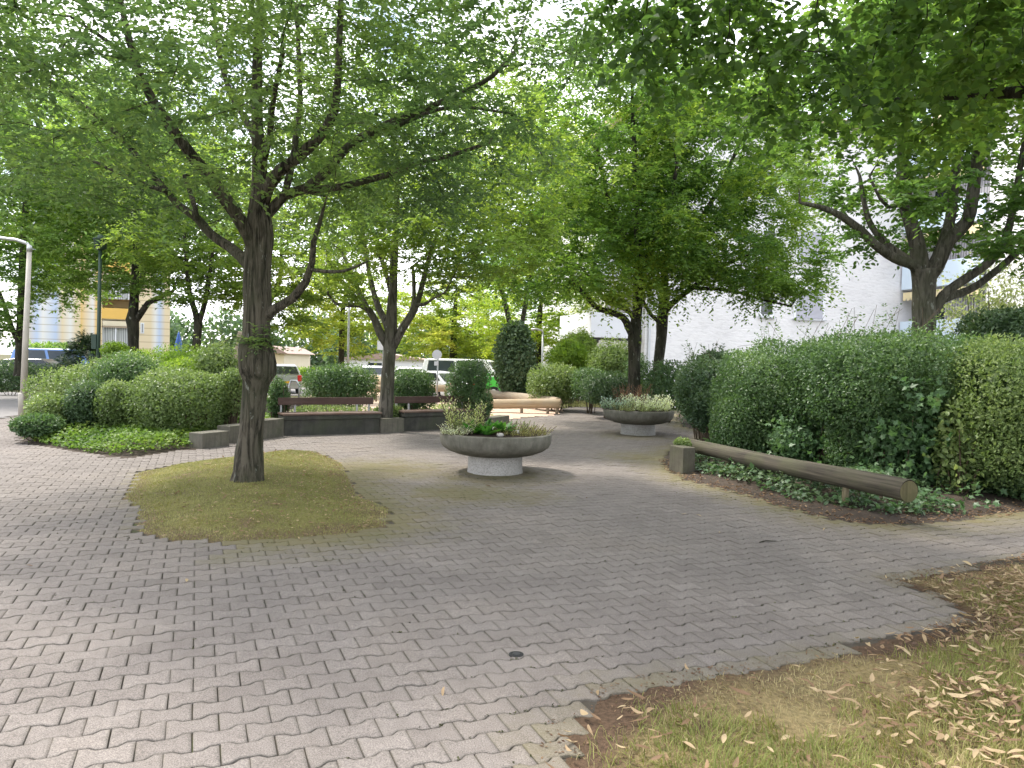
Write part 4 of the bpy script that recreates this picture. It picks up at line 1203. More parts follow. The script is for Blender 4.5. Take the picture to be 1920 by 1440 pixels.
shrub('ivy_column', 'tall rounded column of dark ivy leaves beyond the light logs', [ell(927, 1004, 606, 742, 27, .75), ell(935, 1000, 640, 745, 27, .75)], M['leaf_ivy'], .10, 7500, seed=31, p=2.5, lump=.10, wr=.8, kind='oval', stems=10)
RG = 'mounded shrubs below the pair of dense trees'
bed_shrub('wide glossy leaved hedge mound at the grass strip, left end', [ell(990, 1092, 682, 756, 24, 1.0)], 6500, 'leaf_bush', seed=32, p=2.8, group=RG, leaf=.075, name='hedge_mound')
bed_shrub('middle mound of the row at the grass strip, half hidden', [ell(1070, 1145, 690, 754, 23, .9)], 4500, 'leaf_hedge', seed=33, p=2.6, group=RG, leaf=.07, name='hedge_mound')
bed_shrub('darkest rounded mound at the foot of the nearer dense tree', [ell(1086, 1205, 696, 762, 21.0, .9)], 7500, 'leaf_bush_dark', seed=34, p=2.3, lump=.06, group=RG, leaf=.06, name='hedge_mound')
bed_shrub('tuft of lime green bamboo like leaves under the balcony box', [ell(1025, 1118, 640, 700, 27.5, .9)], 5200, 'leaf_lime', seed=35, p=2.0, lump=.3, group=RG, leaf=.13, wr=.22, sprig=30, name='bamboo_clump')
bed_shrub('pale bushy shrub left of the nearer dense tree', [ell(1108, 1192, 648, 712, 25, .9)], 5200, 'leaf_bush', seed=36, p=2.1, lump=.25, group=RG, leaf=.09, sprig=16)
bed_shrub('feathery green shrub just left of the balcony box', [ell(1050, 1122, 622, 680, 29.5, .9)], 3800, 'leaf_mid', seed=37, p=2.0, lump=.3, group=RG, leaf=.12, wr=.25, sprig=22)
bed_shrub('clipped dark hedge block below the second dense trunk', [ell(1205, 1290, 678, 770, 20.0, .8), ell(1170, 1215, 660, 765, 22.5, .6)], 7000, 'leaf_hedge', seed=38, p=3.6, lump=.08, group=RG, leaf=.065, name='hedge_block')
bed_shrub('sprawling dark shrub at the path edge beside the farther planter', [ell(1262, 1378, 668, 798, 15.0, .9), ell(1290, 1372, 720, 802, 14.4, .6)], 10500, 'leaf_bush_dark', seed=39, p=2.3, lump=.2, group=RG, leaf=.062, sprig=8)
bed_shrub('small leathery bush standing above the sprawling dark shrub', [ell(1306, 1375, 658, 712, 17.5, .5)], 2000, 'leaf_ivy', seed=40, p=2.2, lump=.2, group=RG, leaf=.08, kind='oval', sprig=4)

HG = 'tall hedge behind the weathered log'
shrub('tall_hedge', 'rounded left end of the tall hedge behind the weathered log', [ell(1345, 1640, 646, 890, 12.3, 1.3), ell(1338, 1440, 740, 905, 11.9, .6)], M['leaf_hedge'], .046, 56000, 'hedge', HG, p=3.2, lump=.10, lf=1.4, seed=51, depth=.15, sprig=16, stems=22, wr=.62)
shrub('tall_hedge', 'middle of the tall hedge with a see through gap above the log', [ell(1500, 1840, 626, 810, 10.6, 1.35), ell(1560, 1650, 745, 930, 10.2, .45), ell(1680, 1820, 745, 945, 9.9, .6)], M['leaf_hedge'], .046, 60000, 'hedge', HG, p=3.4, lump=.10, lf=1.4, seed=52, depth=.15, sprig=22, stems=26, wr=.62)
shrub('tall_hedge', 'yellowish right end of the tall hedge at the frame edge', [ell(1740, 2040, 640, 965, 9.5, 1.35)], M['leaf_hedge_light'], .046, 48000, 'hedge', HG, p=3.4, lump=.10, lf=1.4, seed=53, depth=.15, stems=26, wr=.5)
shrub('maple_sapling', 'bluish green lobed leaves of a young maple hanging beside the log end', [ell(1600, 1770, 700, 960, 9.6, .7)], M['leaf_maple'], .08, 3000, 'sapling', None, p=2.0, lump=.55, lf=2.0, seed=54, depth=.55, kind='maple', wr=.9, stems=8, core=False, up=.2)
shrub('leafy_sapling', 'bright green lobed leaves at the dim gap in the hedge', [ell(1420, 1590, 770, 925, 10.9, .5)], M['leaf_maple'], .07, 2000, 'sapling', None, p=2.0, lump=.55, lf=2.0, seed=55, depth=.6, kind='maple', wr=.9, stems=8, core=False, up=.3)
shrub('leafy_sapling', 'yellow green oval leaves climbing the right end of the hedge', [ell(1740, 1850, 760, 945, 9.0, .35)], M['leaf_bush'], .075, 1800, 'sapling', None, p=2.0, lump=.55, lf=2, seed=56, depth=.6, kind='oval', wr=.6, stems=8, core=False, up=.2)
shrub('conifer_bush', 'dark green bush above the right end of the hedge', [ell(1822, 1960, 575, 690, 12.0, .8)], M['leaf_bush_dark'], .07, 8000, 'bush', None, p=2.2, lump=.2, seed=57, stems=10)
shrub('variegated_bush', 'pale variegated bush glowing in front of the balconies', [ell(1775, 1960, 495, 690, 14.5, .9)], M['leaf_varieg'], .075, 3600, 'bush', None, p=2.0, lump=.4, seed=58, depth=.45, stems=14, core=False, sprig=24)
shrub('dark_hedge', 'dark clipped hedge across the tarmac lane behind the lamp', [ell(-240, 0, 676, 738, 27, .8), ell(-40, 76, 676, 738, 27, .8)], M['leaf_bush_dark'], .075, 11000, 'hedge', None, p=4.5, lump=.05, seed=60, stems=4)
shrub('dark_hedge', 'short dark hedge in front of the parked dark car', [ell(66, 190, 682, 735, 31, .6)], M['leaf_bush_dark'], .08, 4500, 'hedge', None, p=4, lump=.08, seed=61, stems=4)
shrub('street_hedge', 'long pale clipped hedge along the far side of the parking', [ell(540, 720, 690, 722, 47, .8), ell(690, 860, 690, 722, 47, .8)], M['leaf_lime'], .14, 6500, 'hedge', None, p=5, lump=.04, seed=62, stems=2)
shrub('garden_hedge', 'ragged green hedge at the foot of the striped house', [ell(40, 190, 642, 684, 41, .8)], M['leaf_back'], .14, 4200, 'hedge', None, p=3, lump=.2, seed=63, stems=3)

# small garden pine
def pine():
    Y = 26; c = D(147, 690, Y); zt = D(158, 628, Y).z
    t = empty('pine_tree', (c.x, Y, terrain(c.x, Y)), 0, 'small dark pine standing in front of the striped house', 'tree')
    rng = np.random.default_rng(9)
    mb = MB(); mb.tube([(c.x, Y, -.3), (c.x + .05, Y, zt * .6), (c.x + .2, Y, zt)], [.06, .04, .01], 6)
    P = []; Dd = []
    for k in range(34):
        z = rng.uniform(.4, zt - .1); a = rng.uniform(0, 6.28); L = (zt - z) * .42 + .12
        p0 = Vector((c.x + .2 * z / zt, Y, z)); d = Vector((math.cos(a), math.sin(a), .35))
        mb.bar(p0, p0 + d * L, .012, 4)
        for q in np.linspace(.35, 1, 5):
            P.append(tuple(p0 + d * L * q)); Dd.append(tuple(d))
    mb.build('trunk', M['bark_dark'], t)
    link('crown', leaf_mesh('crown', [sprays(np.array(P), np.array(Dd), 2, .22, 16, .14, rng, flat=.1, wr=.16, zsq=.8, droop=-.1)]), M['pine'], t)
pine()

# ------------------------------------------------------------------ ground cover (nobody could count it)
def cover(name, poly, n, leaf, mat, hmean, seed, kind='oval', wr=.7, hf=bed_h, lim=None, bump=.08, patchy=None):
    rng = np.random.default_rng(seed)
    xs = [p[0] for p in poly]; ys = [p[1] for p in poly]
    X = rng.uniform(min(xs), max(xs), n * 5); Y = rng.uniform(min(ys), max(ys), n * 5)
    sd = signed(poly, X, Y)
    P0 = np.stack([X, Y, X * 0], 1)
    f = fnoise(P0, 1.1, seed, 3)
    ok = sd > (.05 + .10 * f)
    if patchy is not None: ok &= (f + rng.normal(0, .15, len(X))) > patchy
    X = X[ok][:n]; Y = Y[ok][:n]; sd = sd[ok][:n]; f = f[ok][:n]
    m = len(X)
    h = (hmean + bump * f) * np.clip(.35 + sd * 2.2, .2, 1)
    Z = np.maximum(hf(X, Y, sd), 0) + np.clip(h * rng.beta(2.6, 1.2, m), .01, None)
    C = np.stack([X, Y, Z], 1)
    dr = rng.normal(size=(m, 3)); dr[:, 2] *= .45
    nm = rng.normal(0, .5, (m, 3)) + np.array([0, -.15, 1.0])
    ll = leaf * rng.uniform(.55, 1.25, m)
    tn = np.clip(.45 + .35 * f + rng.normal(0, .14, m), 0, 1)
    props(link(name, leaf_mesh(name, [leaf_geo(C, dr, nm, ll, ll * wr, tn, kind)]), mat), kind='stuff')
LCOV = [p for p in gp([(378, 838), (300, 850), (240, 857), (200, 856), (150, 847), (100, 839), (40, 829), (30, 818), (60, 805), (130, 800), (250, 800), (430, 800), (520, 785), (535, 805), (480, 815), (430, 822)])]
cover('ground_cover', LCOV, 17000, .062, M['leaf_cover'], .20, 301)
RCOV = gp([(1266, 868), (1304, 890), (1404, 919), (1484, 942), (1564, 959), (1644, 970), (1724, 972), (1820, 965), (1980, 950)]) + [(9, 11), (6, 13.5), (3.2, 13.0)]
cover('ivy_cover', RCOV, 15000, .06, M['leaf_ivy'], .15, 302, patchy=-.22, bump=.12)
cover('weed_cover', RCOV, 3800, .07, M['leaf_maple'], .20, 303, 'maple', .9, patchy=.0, bump=.15)
BCOV = gp([(1270, 795), (1285, 803), (1350, 812), (1400, 800), (1400, 770), (1280, 770)])
cover('path_edge_cover', BCOV, 1500, .06, M['leaf_ivy'], .12, 304)
TCOV = gp([(545, 800), (710, 795), (930, 790), (925, 765), (545, 770)])
cover('bench_weeds', TCOV, 2600, .07, M['leaf_bush'], .14, 305, patchy=-.05, hf=lambda X, Y, s: X * 0)
SCOV = gp([(1055, 757), (1180, 757), (1262, 768), (1262, 771), (1180, 769), (1120, 764), (1060, 762)])
blades('strip_grass', STRIP, 6000, .03, .09, .012, M['grass_moss'], lambda X, Y, s: .02 + X * 0, 306)
tb = G(1268, 884)
shrub('moss_tuft', 'small yellow green plant tuft on top of the upright block at the log', [((tb.x + .10, tb.y + .16, .40), (.16, .12, .09))], M['leaf_bush'], .035, 700, 'plant', None, p=2, lump=.3, seed=90, depth=.4, stems=3, base=.37, core=False)
# ------------------------------------------------------------------ benches, blocks, planters
def bench(label, pl, pr, depth=.46):
    a = G(*pl); b = G(*pr)
    rz = math.atan2(b.y - a.y, b.x - a.x); L = (b - a).length
    t = empty('park_bench', tuple(a), rz, label, 'bench', 'benches at the edge of the paved square')
    mb = MB(); mb.box(0, L, .06, .06 + .34, -.02, .30)
    mb.build('base_wall', M['concrete_dark'], t, True, bevel=.008)
    mb = MB(); mb.box(-.01, L + .01, .025, .45, .302, .385)
    mb.build('seat_slab', M['concrete_dark'], t, True, bevel=.006)
    for k in range(3):
        mb = MB(); y0 = .0 + k * .155
        mb.box(-.02, L + .02, y0, y0 + .145, .389, .425)
        mb.build('seat_plank', M['seat_wood'], t, True, bevel=.005)
    for u in (.03, .17, .83, .965):
        x = u * L
        mb = MB()
        mb.box(x - .018, x + .018, .472, .508, .27, .70)
        o = mb.build('upright', M['galv'], t, True, bevel=.004)
        pass
    mb = MB(); mb.box(-.01, L + .01, .43, .468, .565, .71)
    mb.build('backrest', M['bench_wood'], t, True, bevel=.007)
    return t
bench('left bench with purple brown back board, broad clipped shrub behind it', (534, 818), (714, 812))
bench('right bench partly hidden behind the nearer planter', (760, 809), (914, 802))

def block(label, pl, pr, h, dep, parent_group='mossy concrete edging blocks'):
    a = G(*pl); b = G(*pr)
    rz = math.atan2(b.y - a.y, b.x - a.x); L = (b - a).length
    mb = MB(); mb.box(0, L, 0, dep, -.03, h)
    o = mb.build('concrete_block', M['concrete_moss'] if h == .37 else M['concrete'], None, True, bevel=.012, seg=3)
    o.location = a; o.rotation_euler = (0, 0, rz)
    return props(o, label, 'concrete block', parent_group)
block('low concrete block at the corner of the shrub bed, left of the trunk', (379, 842), (430, 836), .25, .30)
block('concrete block half hidden behind the leaning trunk', (431, 832), (476, 826), .30, .28)
block('concrete block touching the left end of the left bench', (478, 826), (532, 818), .34, .28)
block('square concrete block between the two benches', (715, 812), (758, 810), .29, .42)
block('low concrete block past the right end of the right bench', (916, 801), (955, 794), .20, .30)
block('upright concrete block under the thick left end of the weathered log', (1254, 882), (1280, 889), .37, .20)

def planter(label, c, R, sc):
    t = empty('planter', c, 0, label, 'planter', 'round concrete bowl planters')
    mb = MB()
    mb.lathe([(.385 * sc, -.02), (.375 * sc, .05), (.37 * sc, .235)], 64)
    mb.build('pedestal', M['aggregate'], t, True, smooth=True)
    prof = [(.30 * sc, .232), (.42 * sc, .236), (.55 * sc, .262), (.66 * sc, .305), (.725 * sc, .35), (.755 * sc, .40), (.765 * sc, .46), (.768 * sc, .525), (.760 * sc, .537), (.742 * sc, .541), (.70 * sc, .540), (.690 * sc, .53), (.682 * sc, .46)]
    mb = MB(); mb.lathe(prof, 96)
    mb.build('bowl', M['concrete_planter'], t, True, smooth=True)
    mb = MB()
    vs = [(0, 0, .505)]; 
    prof2 = [(.69 * sc, .488), (.5 * sc, .515), (.25 * sc, .53), (.0, .535)]
    mb.lathe(prof2, 48)
    mb.build('planter_soil', M['soil'], t, True, smooth=True)
    return t
PC1 = G(928, 884); PC2 = G(1196, 814)
PL1 = planter('nearer round concrete planter with a broad leaved plant and a variegated shrub', PC1, .77, 1.0)
PL2 = planter('farther round concrete planter filled with silvery plants', PC2, .77, 1.0)

def plantlet(name, label, c, pts_fn, mat, kind='oval', group=None, cat='plant', stems=None):
    t = empty(name, c, 0, label, cat, group)
    parts = pts_fn()
    mb = MB()
    for p, q, r in stems or (): mb.tube([p, q], [r, r], 4, False)
    leafy('foliage', parts, mat, t, mb)
    return t
def stemmy(c, rad, h, nst, leaf, rng, wr=.4, K=12, kind='rhomb', lean=.35, tone=.5):
    st = []; parts = []
    for k in range(nst):
        a = rng.uniform(0, 6.28); q = rad * math.sqrt(rng.uniform(0, 1)) * .5
        p = np.array([c[0] + q * math.cos(a), c[1] + q * math.sin(a), c[2]])
        hh = h * rng.uniform(.35, 1.15)
        d = np.array([math.cos(a) * lean * rng.uniform(.1, 1.2), math.sin(a) * lean * rng.uniform(.1, 1.2), 1.0])
        e = p + d * hh
        st.append((Vector(p), Vector(e), .004))
        tt = (np.arange(K) + .8) / K
        C = p + d * hh * tt[:, None]
        az = rng.uniform(0, 6.28) + np.arange(K) * 2.4
        dr = np.stack([np.cos(az), np.sin(az), .35 + tt * .8], 1)
        nm = np.stack([-np.cos(az) * .4, -np.sin(az) * .4, np.ones(K)], 1) + rng.normal(0, .2, (K, 3))
        ll = leaf * (1.15 - .55 * tt) * rng.uniform(.8, 1.2, K)
        parts.append(leaf_geo(C, dr, nm, ll, ll * wr, np.clip(rng.normal(tone, .16, K), 0, 1), kind))
    return st, parts
def at1(px, py, dz=.53, pc=None, dy=0.0):
    pc = pc or PC1
    p = D(px, py, pc.y + dy); return (p.x, pc.y + dy, dz)
rng = np.random.default_rng(41)
c = at1(872, 800, dy=-.02)
st, parts = stemmy(c, .42, .42, 46, .085, rng, .34, 14, lean=.38, tone=.55)
plantlet('variegated_shrub', 'cream and green variegated shrub rising from the nearer planter', c, lambda: parts, M['leaf_varieg'], stems=st)
def rosette(c, n, leaf, rng, wr=.42, tilt=.7, kind='oval', sc=1):
    az = rng.uniform(0, 6.28, n); el = rng.uniform(.25, 1.25, n)
    dr = np.stack([np.cos(az) * np.cos(el), np.sin(az) * np.cos(el), np.sin(el)], 1)
    nm = np.stack([-np.cos(az) * np.sin(el), -np.sin(az) * np.sin(el), np.cos(el)], 1) + rng.normal(0, .12, (n, 3))
    C = np.array(c) + np.stack([np.cos(az), np.sin(az), az * 0], 1) * .03
    ll = leaf * rng.uniform(.7, 1.2, n)
    return leaf_geo(C, dr, nm, ll, ll * wr, np.clip(rng.normal(.5, .2, n), 0, 1), kind, .12)
c = at1(905, 812, dy=-.22)
R1 = [rosette((c[0] + dx, c[1] + dy, c[2]), 15, .21, rng, .46) for dx, dy in ((0, 0), (.15, .02), (-.13, .05), (.06, -.1), (.24, .04))]
plantlet('broad_leaved_plant', 'glossy bright green broad leaved plant at the middle of the nearer planter', c, lambda: R1, M['leaf_glossy'])
c = at1(975, 812, dy=-.1)
st2, p2 = stemmy(c, .75, .105, 190, .034, rng, .34, 9, lean=1.2, tone=.5)
plantlet('dry_stonecrop', 'yellowish dry stonecrop spreading over the right half of the nearer planter', c, lambda: p2, M['leaf_dry'], stems=st2)
c = at1(858, 812, dy=-.35)
st3, p3 = stemmy(c, .40, .13, 60, .04, rng, .4, 9, lean=.8, tone=.5)
plantlet('silver_plant', 'small silver grey plant at the left rim of the nearer planter', c, lambda: p3, M['leaf_silver'], stems=st3)
c = at1(935, 805, dy=.2)
st4, p4 = stemmy(c, 1.0, .13, 130, .04, rng, .4, 9, lean=.8, tone=.5)
plantlet('low_creeper', 'low green creeper at the back of the nearer planter', c, lambda: p4, M['leaf_bush'], stems=st4)
# stones lying among the plants
def stone(label, c, r, seed):
    bm_v = []
    mb = MB(); mb.lathe([(0.001, -r * .5), (r * .8, -r * .3), (r, 0), (r * .75, r * .4), (.001, r * .55)], 10)
    rr = np.random.default_rng(seed)
    mb.v = [tuple(np.array(v) * (1 + rr.normal(0, .08, 3))) for v in mb.v]
    o = mb.build('stone', M['aggregate'], None, True, smooth=True)
    o.location = c
    return props(o, label, 'stone')
s0 = at1(938, 815, .545, dy=-.45); stone('pale rounded stone near the front rim of the nearer planter', s0, .055, 3)
s0 = at1(968, 806, .56, dy=-.15); stone('pinkish stone among the dry stonecrop', s0, .06, 4)
def w2(px, dy, dz=.53): return at1(px, 770, dz, PC2, dy)
c = w2(1212, -.1); st, p5 = stemmy(c, 1.0, .30, 190, .085, rng, .42, 12, lean=.5, tone=.55)
plantlet('silver_ragwort', 'dense whitish silver foliage filling the right of the farther planter', c, lambda: p5, M['leaf_silver'], stems=st)
c = w2(1156, -.05); st6, p6 = stemmy(c, .65, .24, 80, .085, rng, .55, 9, lean=.55, tone=.5)
plantlet('blue_stonecrop', 'bluish grey fleshy leaves at the left of the farther planter', c, lambda: p6, M['leaf_bluegrey'], stems=st6)
c = w2(1180, .25); st7, p7 = stemmy(c, .5, .48, 90, .08, rng, .16, 14, lean=.4, tone=.5)
plantlet('russet_tuft', 'russet feathery tuft at the back of the farther planter', c, lambda: p7, M['leaf_red'], stems=st7)
c = w2(1185, -.4); st8, p8 = stemmy(c, .8, .16, 90, .05, rng, .4, 9, lean=.7, tone=.5)
plantlet('yellow_creeper', 'pale yellow green creeper along the front rim of the farther planter', c, lambda: p8, M['leaf_varieg'], stems=st8)
c = w2(1225, .2); st9, p9 = stemmy(c, .6, .40, 12, .06, rng, .3, 12, lean=.25, tone=.4)
plantlet('tall_spike_plant', 'thin green upright spikes at the back right of the farther planter', c, lambda: p9, M['leaf_bush'], stems=st9)

# ------------------------------------------------------------------ logs on posts
def log(label, a, b, r0, r1, mat, endmat, posts, group, name='log_barrier', seed=0, post_mat='post_wood', pr=.035):
    a = Vector(a); b = Vector(b)
    base = Vector((a.x, a.y, terrain(a.x, a.y)))
    L = (b - a).length; rz = math.atan2(-(b.x - a.x), (b.y - a.y))
    t = empty(name, tuple(base), rz, label, 'log', group)
    z0 = a.z - base.z; z1 = b.z - base.z
    k = 26
    pts = []; rr = []
    rg = random.Random(seed)
    for i in range(k + 1):
        q = i / k
        pts.append((.012 * math.sin(q * 5 + seed), L * q, z0 * (1 - q) + z1 * q + .008 * math.sin(q * 7 + seed)))
        rr.append(r0 * (1 - q) + r1 * q)
    # eased arrises at both ends
    pts = [(pts[0][0], -.012, pts[0][2])] + pts + [(pts[-1][0], L + .012, pts[-1][2])]
    rr = [rr[0] * .94] + rr + [rr[-1] * .94]
    mb = MB(); mb.tube(pts, rr, 28, False, .035, 4, seed)
    mb.build('trunk_log', mat, t, True, smooth=True)
    for (y, z, r) in ((-.0125, z0, r0 * .945), (L + .0125, z1, r1 * .945)):
        mb = MB()
        ring = [(r * math.cos(2 * math.pi * i / 28), y, z + r * math.sin(2 * math.pi * i / 28)) for i in range(28)]
        mb.add(ring + [(0, y + (.004 if y > 0 else -.004), z)], [(i, (i + 1) % 28, 28) for i in range(28)])
        mb.build('cut_end', endmat, t, True)
    for q in posts:
        p = Vector((0, L * q, 0)); zt = z0 * (1 - q) + z1 * q
        mb = MB(); mb.tube([(0, L * q, -.15), (.01, L * q, zt * .5), (0, L * q, zt)], [pr, pr * 1.03, pr], 10)
        mb.build('post', M[post_mat], t, True, smooth=True)
    return t
log('thick weathered grey brown log on low posts in front of the tall hedge', (2.69, 11.4, .31), (3.87, 7.22, .345), .098, .112, M['log_dark'], M['log_end'], [.27, .805], None, seed=1)
PG = 'pale debarked logs round the sand'
log('front pale log on posts with its cut end toward the path', tuple(D(862, 757, 22.2)), tuple(D(1050, 757, 22.1)), .14, .145, M['log_light'], M['log_grey'], [.62, .88, .97], PG, 'balance_log', 2, 'log_grey', .045)
log('greyish log lying behind the front pale one, running away', tuple(D(912, 737, 28.5)), tuple(D(1046, 753.5, 22.6)), .15, .14, M['log_grey'], M['log_grey'], [.1, .45, .75], PG, 'balance_log', 3, 'log_grey', .04)
log('farther pale log glimpsed between the clipped shrubs', tuple(D(690, 727, 31)), tuple(D(852, 728, 30)), .14, .14, M['log_light'], M['log_grey'], [.1, .5, .9], PG, 'balance_log', 4, 'log_grey', .04)
log('stacked pale log higher up behind the slender trunk', tuple(D(700, 708, 33)), tuple(D(722, 716, 30.5)), .16, .16, M['log_light'], M['log_light'], [.2, .8], PG, 'balance_log', 5, 'log_grey', .05)
# half tyre arch and a small seat in the sand seen under the right bench's back
def arch():
    c = G(828, 786); 
    mb = MB()
    pts = [(.28 * math.cos(a), 0, .28 * math.sin(a)) for a in np.linspace(-.1, math.pi + .1, 18)]
    mb.tube(pts, [.06] * 18, 10)
    o = mb.build('tyre_arch', M['tyre'], None, True, smooth=True)
    o.location = (c.x, 17.6, 0)
    props(o, 'dark half buried tyre arch in the sand behind the right bench', 'tyre')
arch()

# ------------------------------------------------------------------ lamps, poles, signs
def street_lamp(label, base, pts_px, Y, r0, r1, mat, hw, group=None):
    t = empty('street_lamp', base, 0, label, 'street lamp', group)
    P = [D(x, y, Y) for x, y in pts_px]
    mb = MB(); mb.tube([Vector((base[0], base[1], base[2] - .1)), P[0] * .5 + Vector(base) * .5, P[0]], [r0, (r0 + r1) / 2, r1], 14)
    mb.build('pole', mat, t, smooth=True)
    mb = MB(); b = Vector(base)
    mb.tube([b + Vector((0, 0, -.05)), b + Vector((0, 0, .55)), b + Vector((0, 0, .58))], [r0 * 1.14, r0 * 1.12, r0 * 1.01], 14)
    mb.build('base_sleeve', mat, t, smooth=True)
    return t, P
Yl = G(42, 786).y
base = G(42, 786)
t, P = street_lamp('pale tapered lamp post with curved arm at the corner of the shrub bed', tuple(base), [(55, 470)], Yl, .072, .046, M['lamp_paint'], .1)
mb = MB(); mb.tube([P[0] + Vector((0, 0, -.02)), P[0] + Vector((.003, 0, .12))], [.053, .053], 14); mb.build('collar', M['galv'], t, smooth=True)
arm = [D(56, 463, Yl), D(50, 456, Yl), D(30, 449.5, Yl), D(0, 446, Yl), D(-30, 445, Yl)]
mb = MB(); mb.tube(arm, [.036, .036, .033, .03, .03], 12); mb.build('arm', M['galv'], t, smooth=True)
mb = MB(); h0 = D(-30, 445, Yl); mb.tube([h0, h0 + Vector((-.2, 0, 0)), h0 + Vector((-.6, 0, -.02)), h0 + Vector((-.68, 0, -.02))], [.05, .10, .11, .04], 12); mb.build('lamp_head', M['galv'], t, smooth=True)

Yp = 21
p0 = D(183, 690, Yp); base = (p0.x, Yp, 0)
t, P = street_lamp('dark green lamp post rising between the shrubs and the garage window', base, [(188, 470)], Yp, .055, .045, M['pole_green'], .1)
mb = MB(); a = D(188, 470, Yp); mb.lathe([(.05, 0), (.16, .06), (.17, .30), (.20, .32), (.05, .45)], 16, tuple(a), True); mb.build('lamp_head', M['pole_green'], t, smooth=True)
mb = MB(); bx = D(181, 640, Yp); mb.box(bx.x - .12, bx.x + .02, Yp - .06, Yp + .06, bx.z - .22, bx.z + .2); mb.build('switch_box', M['pole_green'], t, bevel=.01)

Yp = 33
p0 = D(652, 705, Yp); base = (p0.x, Yp, -.3)
t, P = street_lamp('plain slim white lamp pole among the parking trees', base, [(655, 545)], Yp, .06, .045, M['galv'], .1)
mb = MB(); mb.tube([P[0], P[0] + Vector((0, 0, .25)), P[0] + Vector((-.4, 0, .5)), P[0] + Vector((-1.2, 0, .55))], [.045, .045, .04, .05], 8); mb.build('arm', M['galv'], t, smooth=True)
Yp = 34
p0 = D(1016, 705, Yp); base = (p0.x, Yp, -.3)
t, P = street_lamp('thin pale street lamp with a bent arm right of the ivy column', base, [(1018, 624)], Yp, .05, .04, M['galv'], .1)
a = [P[0], D(1017, 620, Yp), D(1005, 617, Yp), D(996, 618, Yp)]
mb = MB(); mb.tube(a, [.04, .04, .05, .06], 8); mb.build('arm', M['galv'], t, smooth=True)

def round_sign():
    Y = 29; b = D(820, 715, Y); c = D(819.5, 665, Y); r = PX(9, Y)
    t = empty('round_sign', (b.x, Y, -.2), 0, 'round traffic sign seen from its grey back, with a small plate below', 'traffic sign')
    mb = MB(); mb.tube([(b.x, Y, -.3), (b.x, Y, c.z + r)], [.03, .03], 10); mb.build('pole', M['galv'], t, smooth=True)
    mb = MB(); k = 32
    ring = [(c.x + r * math.cos(i * 2 * math.pi / k), c.z + r * math.sin(i * 2 * math.pi / k)) for i in range(k)]
    mb.prism(ring, Y - .052, Y - .034); mb.build('disc', M['sign_grey'], t)
    mb = MB(); z = D(819, 681, Y).z; mb.box(c.x - .1, c.x + .06, Y - .05, Y - .036, z - .09, z + .07); mb.build('plate', M['sign_grey'], t)
round_sign()
def white_sign():
    Y = 30; c = D(714, 648, Y); w = PX(6.5, Y); h = PX(8, Y)
    t = empty('white_sign', (c.x + .1, Y, -.2), 0, 'small white notice panel beside the slender trunk', 'sign')
    mb = MB(); mb.tube([(c.x + .1, Y + .04, -.3), (c.x + .1, Y + .04, c.z + h)], [.03, .03], 8); mb.build('pole', M['galv'], t, smooth=True)
    mb = MB(); mb.box(c.x - w, c.x + w, Y - .03, Y, c.z - h, c.z + h); mb.build('panel', M['white_paint'], t, bevel=.01)
white_sign()
def hoop():
    Y = G(620, 745).y
    pts = [D(560, 752, Y), D(561, 728, Y), D(572, 716, Y + .3), D(600, 718, Y + 1.2), D(640, 726, Y + .2)]
    a = G(545, 735); y0 = 22.0
    p = [D(543, 760, y0), D(543, 722, y0), D(546, 713, y0), D(556, 714, y0), D(561, 722, y0), D(561, 760, y0)]
    mb = MB(); mb.tube(p, [.035] * len(p), 10)
    o = mb.build('hoop_barrier', M['galv'], None, smooth=True)
    props(o, 'bent grey metal hoop at the edge of the sand', 'barrier')
hoop()
def leaning_board():
    Y = 17.5
    a = D(440, 690, Y); b = D(452, 622, Y)
    t = (b - a)
    mb = MB(); w = .06
    ang = math.atan2(t.x, t.z)
    mb.box(-w, w, -.05, .05, 0, t.length)
    o = mb.build('slanted_post', M['log_grey'], None, True, bevel=.015)
    o.location = a; o.rotation_euler = (0, ang, 0)
    props(o, 'slanted weathered grey beam just left of the burl', 'post')
leaning_board()
def parasol():
    Y = 38; c = D(335, 640, Y); zt = D(335, 622, Y).z
    t = empty('parasol', (c.x, Y, -.3), 0, 'folded blue parasol beyond the yellow hedge', 'parasol')
    mb = MB(); mb.tube([(c.x, Y, -.3), (c.x, Y, zt + .05)], [.025, .02], 8); mb.build('pole', M['white_paint'], t)
    mb = MB(); zb = D(335, 648, Y).z - .3; mb.tube([(c.x, Y, zb), (c.x, Y, zb + .3), (c.x, Y, zt - .2), (c.x, Y, zt)], [.17, .2, .07, .02], 10, True, .2, 6); mb.build('canopy', M['fabric_blue'], t, smooth=True)
parasol()
def drain():
    g = G(968, 1227)
    t = empty('drain_cap', (g.x, g.y, 0), .4, 'small dark valve cap set in a broken paving stone', 'drain cap')
    mb = MB(); mb.lathe([(.038, -.01), (.038, .003), (.031, .004), (.0, .002)], 24); mb.build('ring', M['tyre'], t, True)
    mb = MB(); mb.lathe([(.02, .002), (.02, .006), (.0, .006)], 16); mb.build('lid', M['trim_black'], t, True)
drain()
def twig():
    g = G(1437, 1018)
    mb = MB(); mb.tube([g + Vector((-.07, -.03, .012)), g + Vector((0, 0, .02)), g + Vector((.04, .03, .012)), g + Vector((.09, .02, .014))], [.004, .006, .005, .003], 6)
    props(mb.build('fallen_twig', M['bark_dark'], None, smooth=True), 'short dark twig lying on the paving', 'twig')
twig()

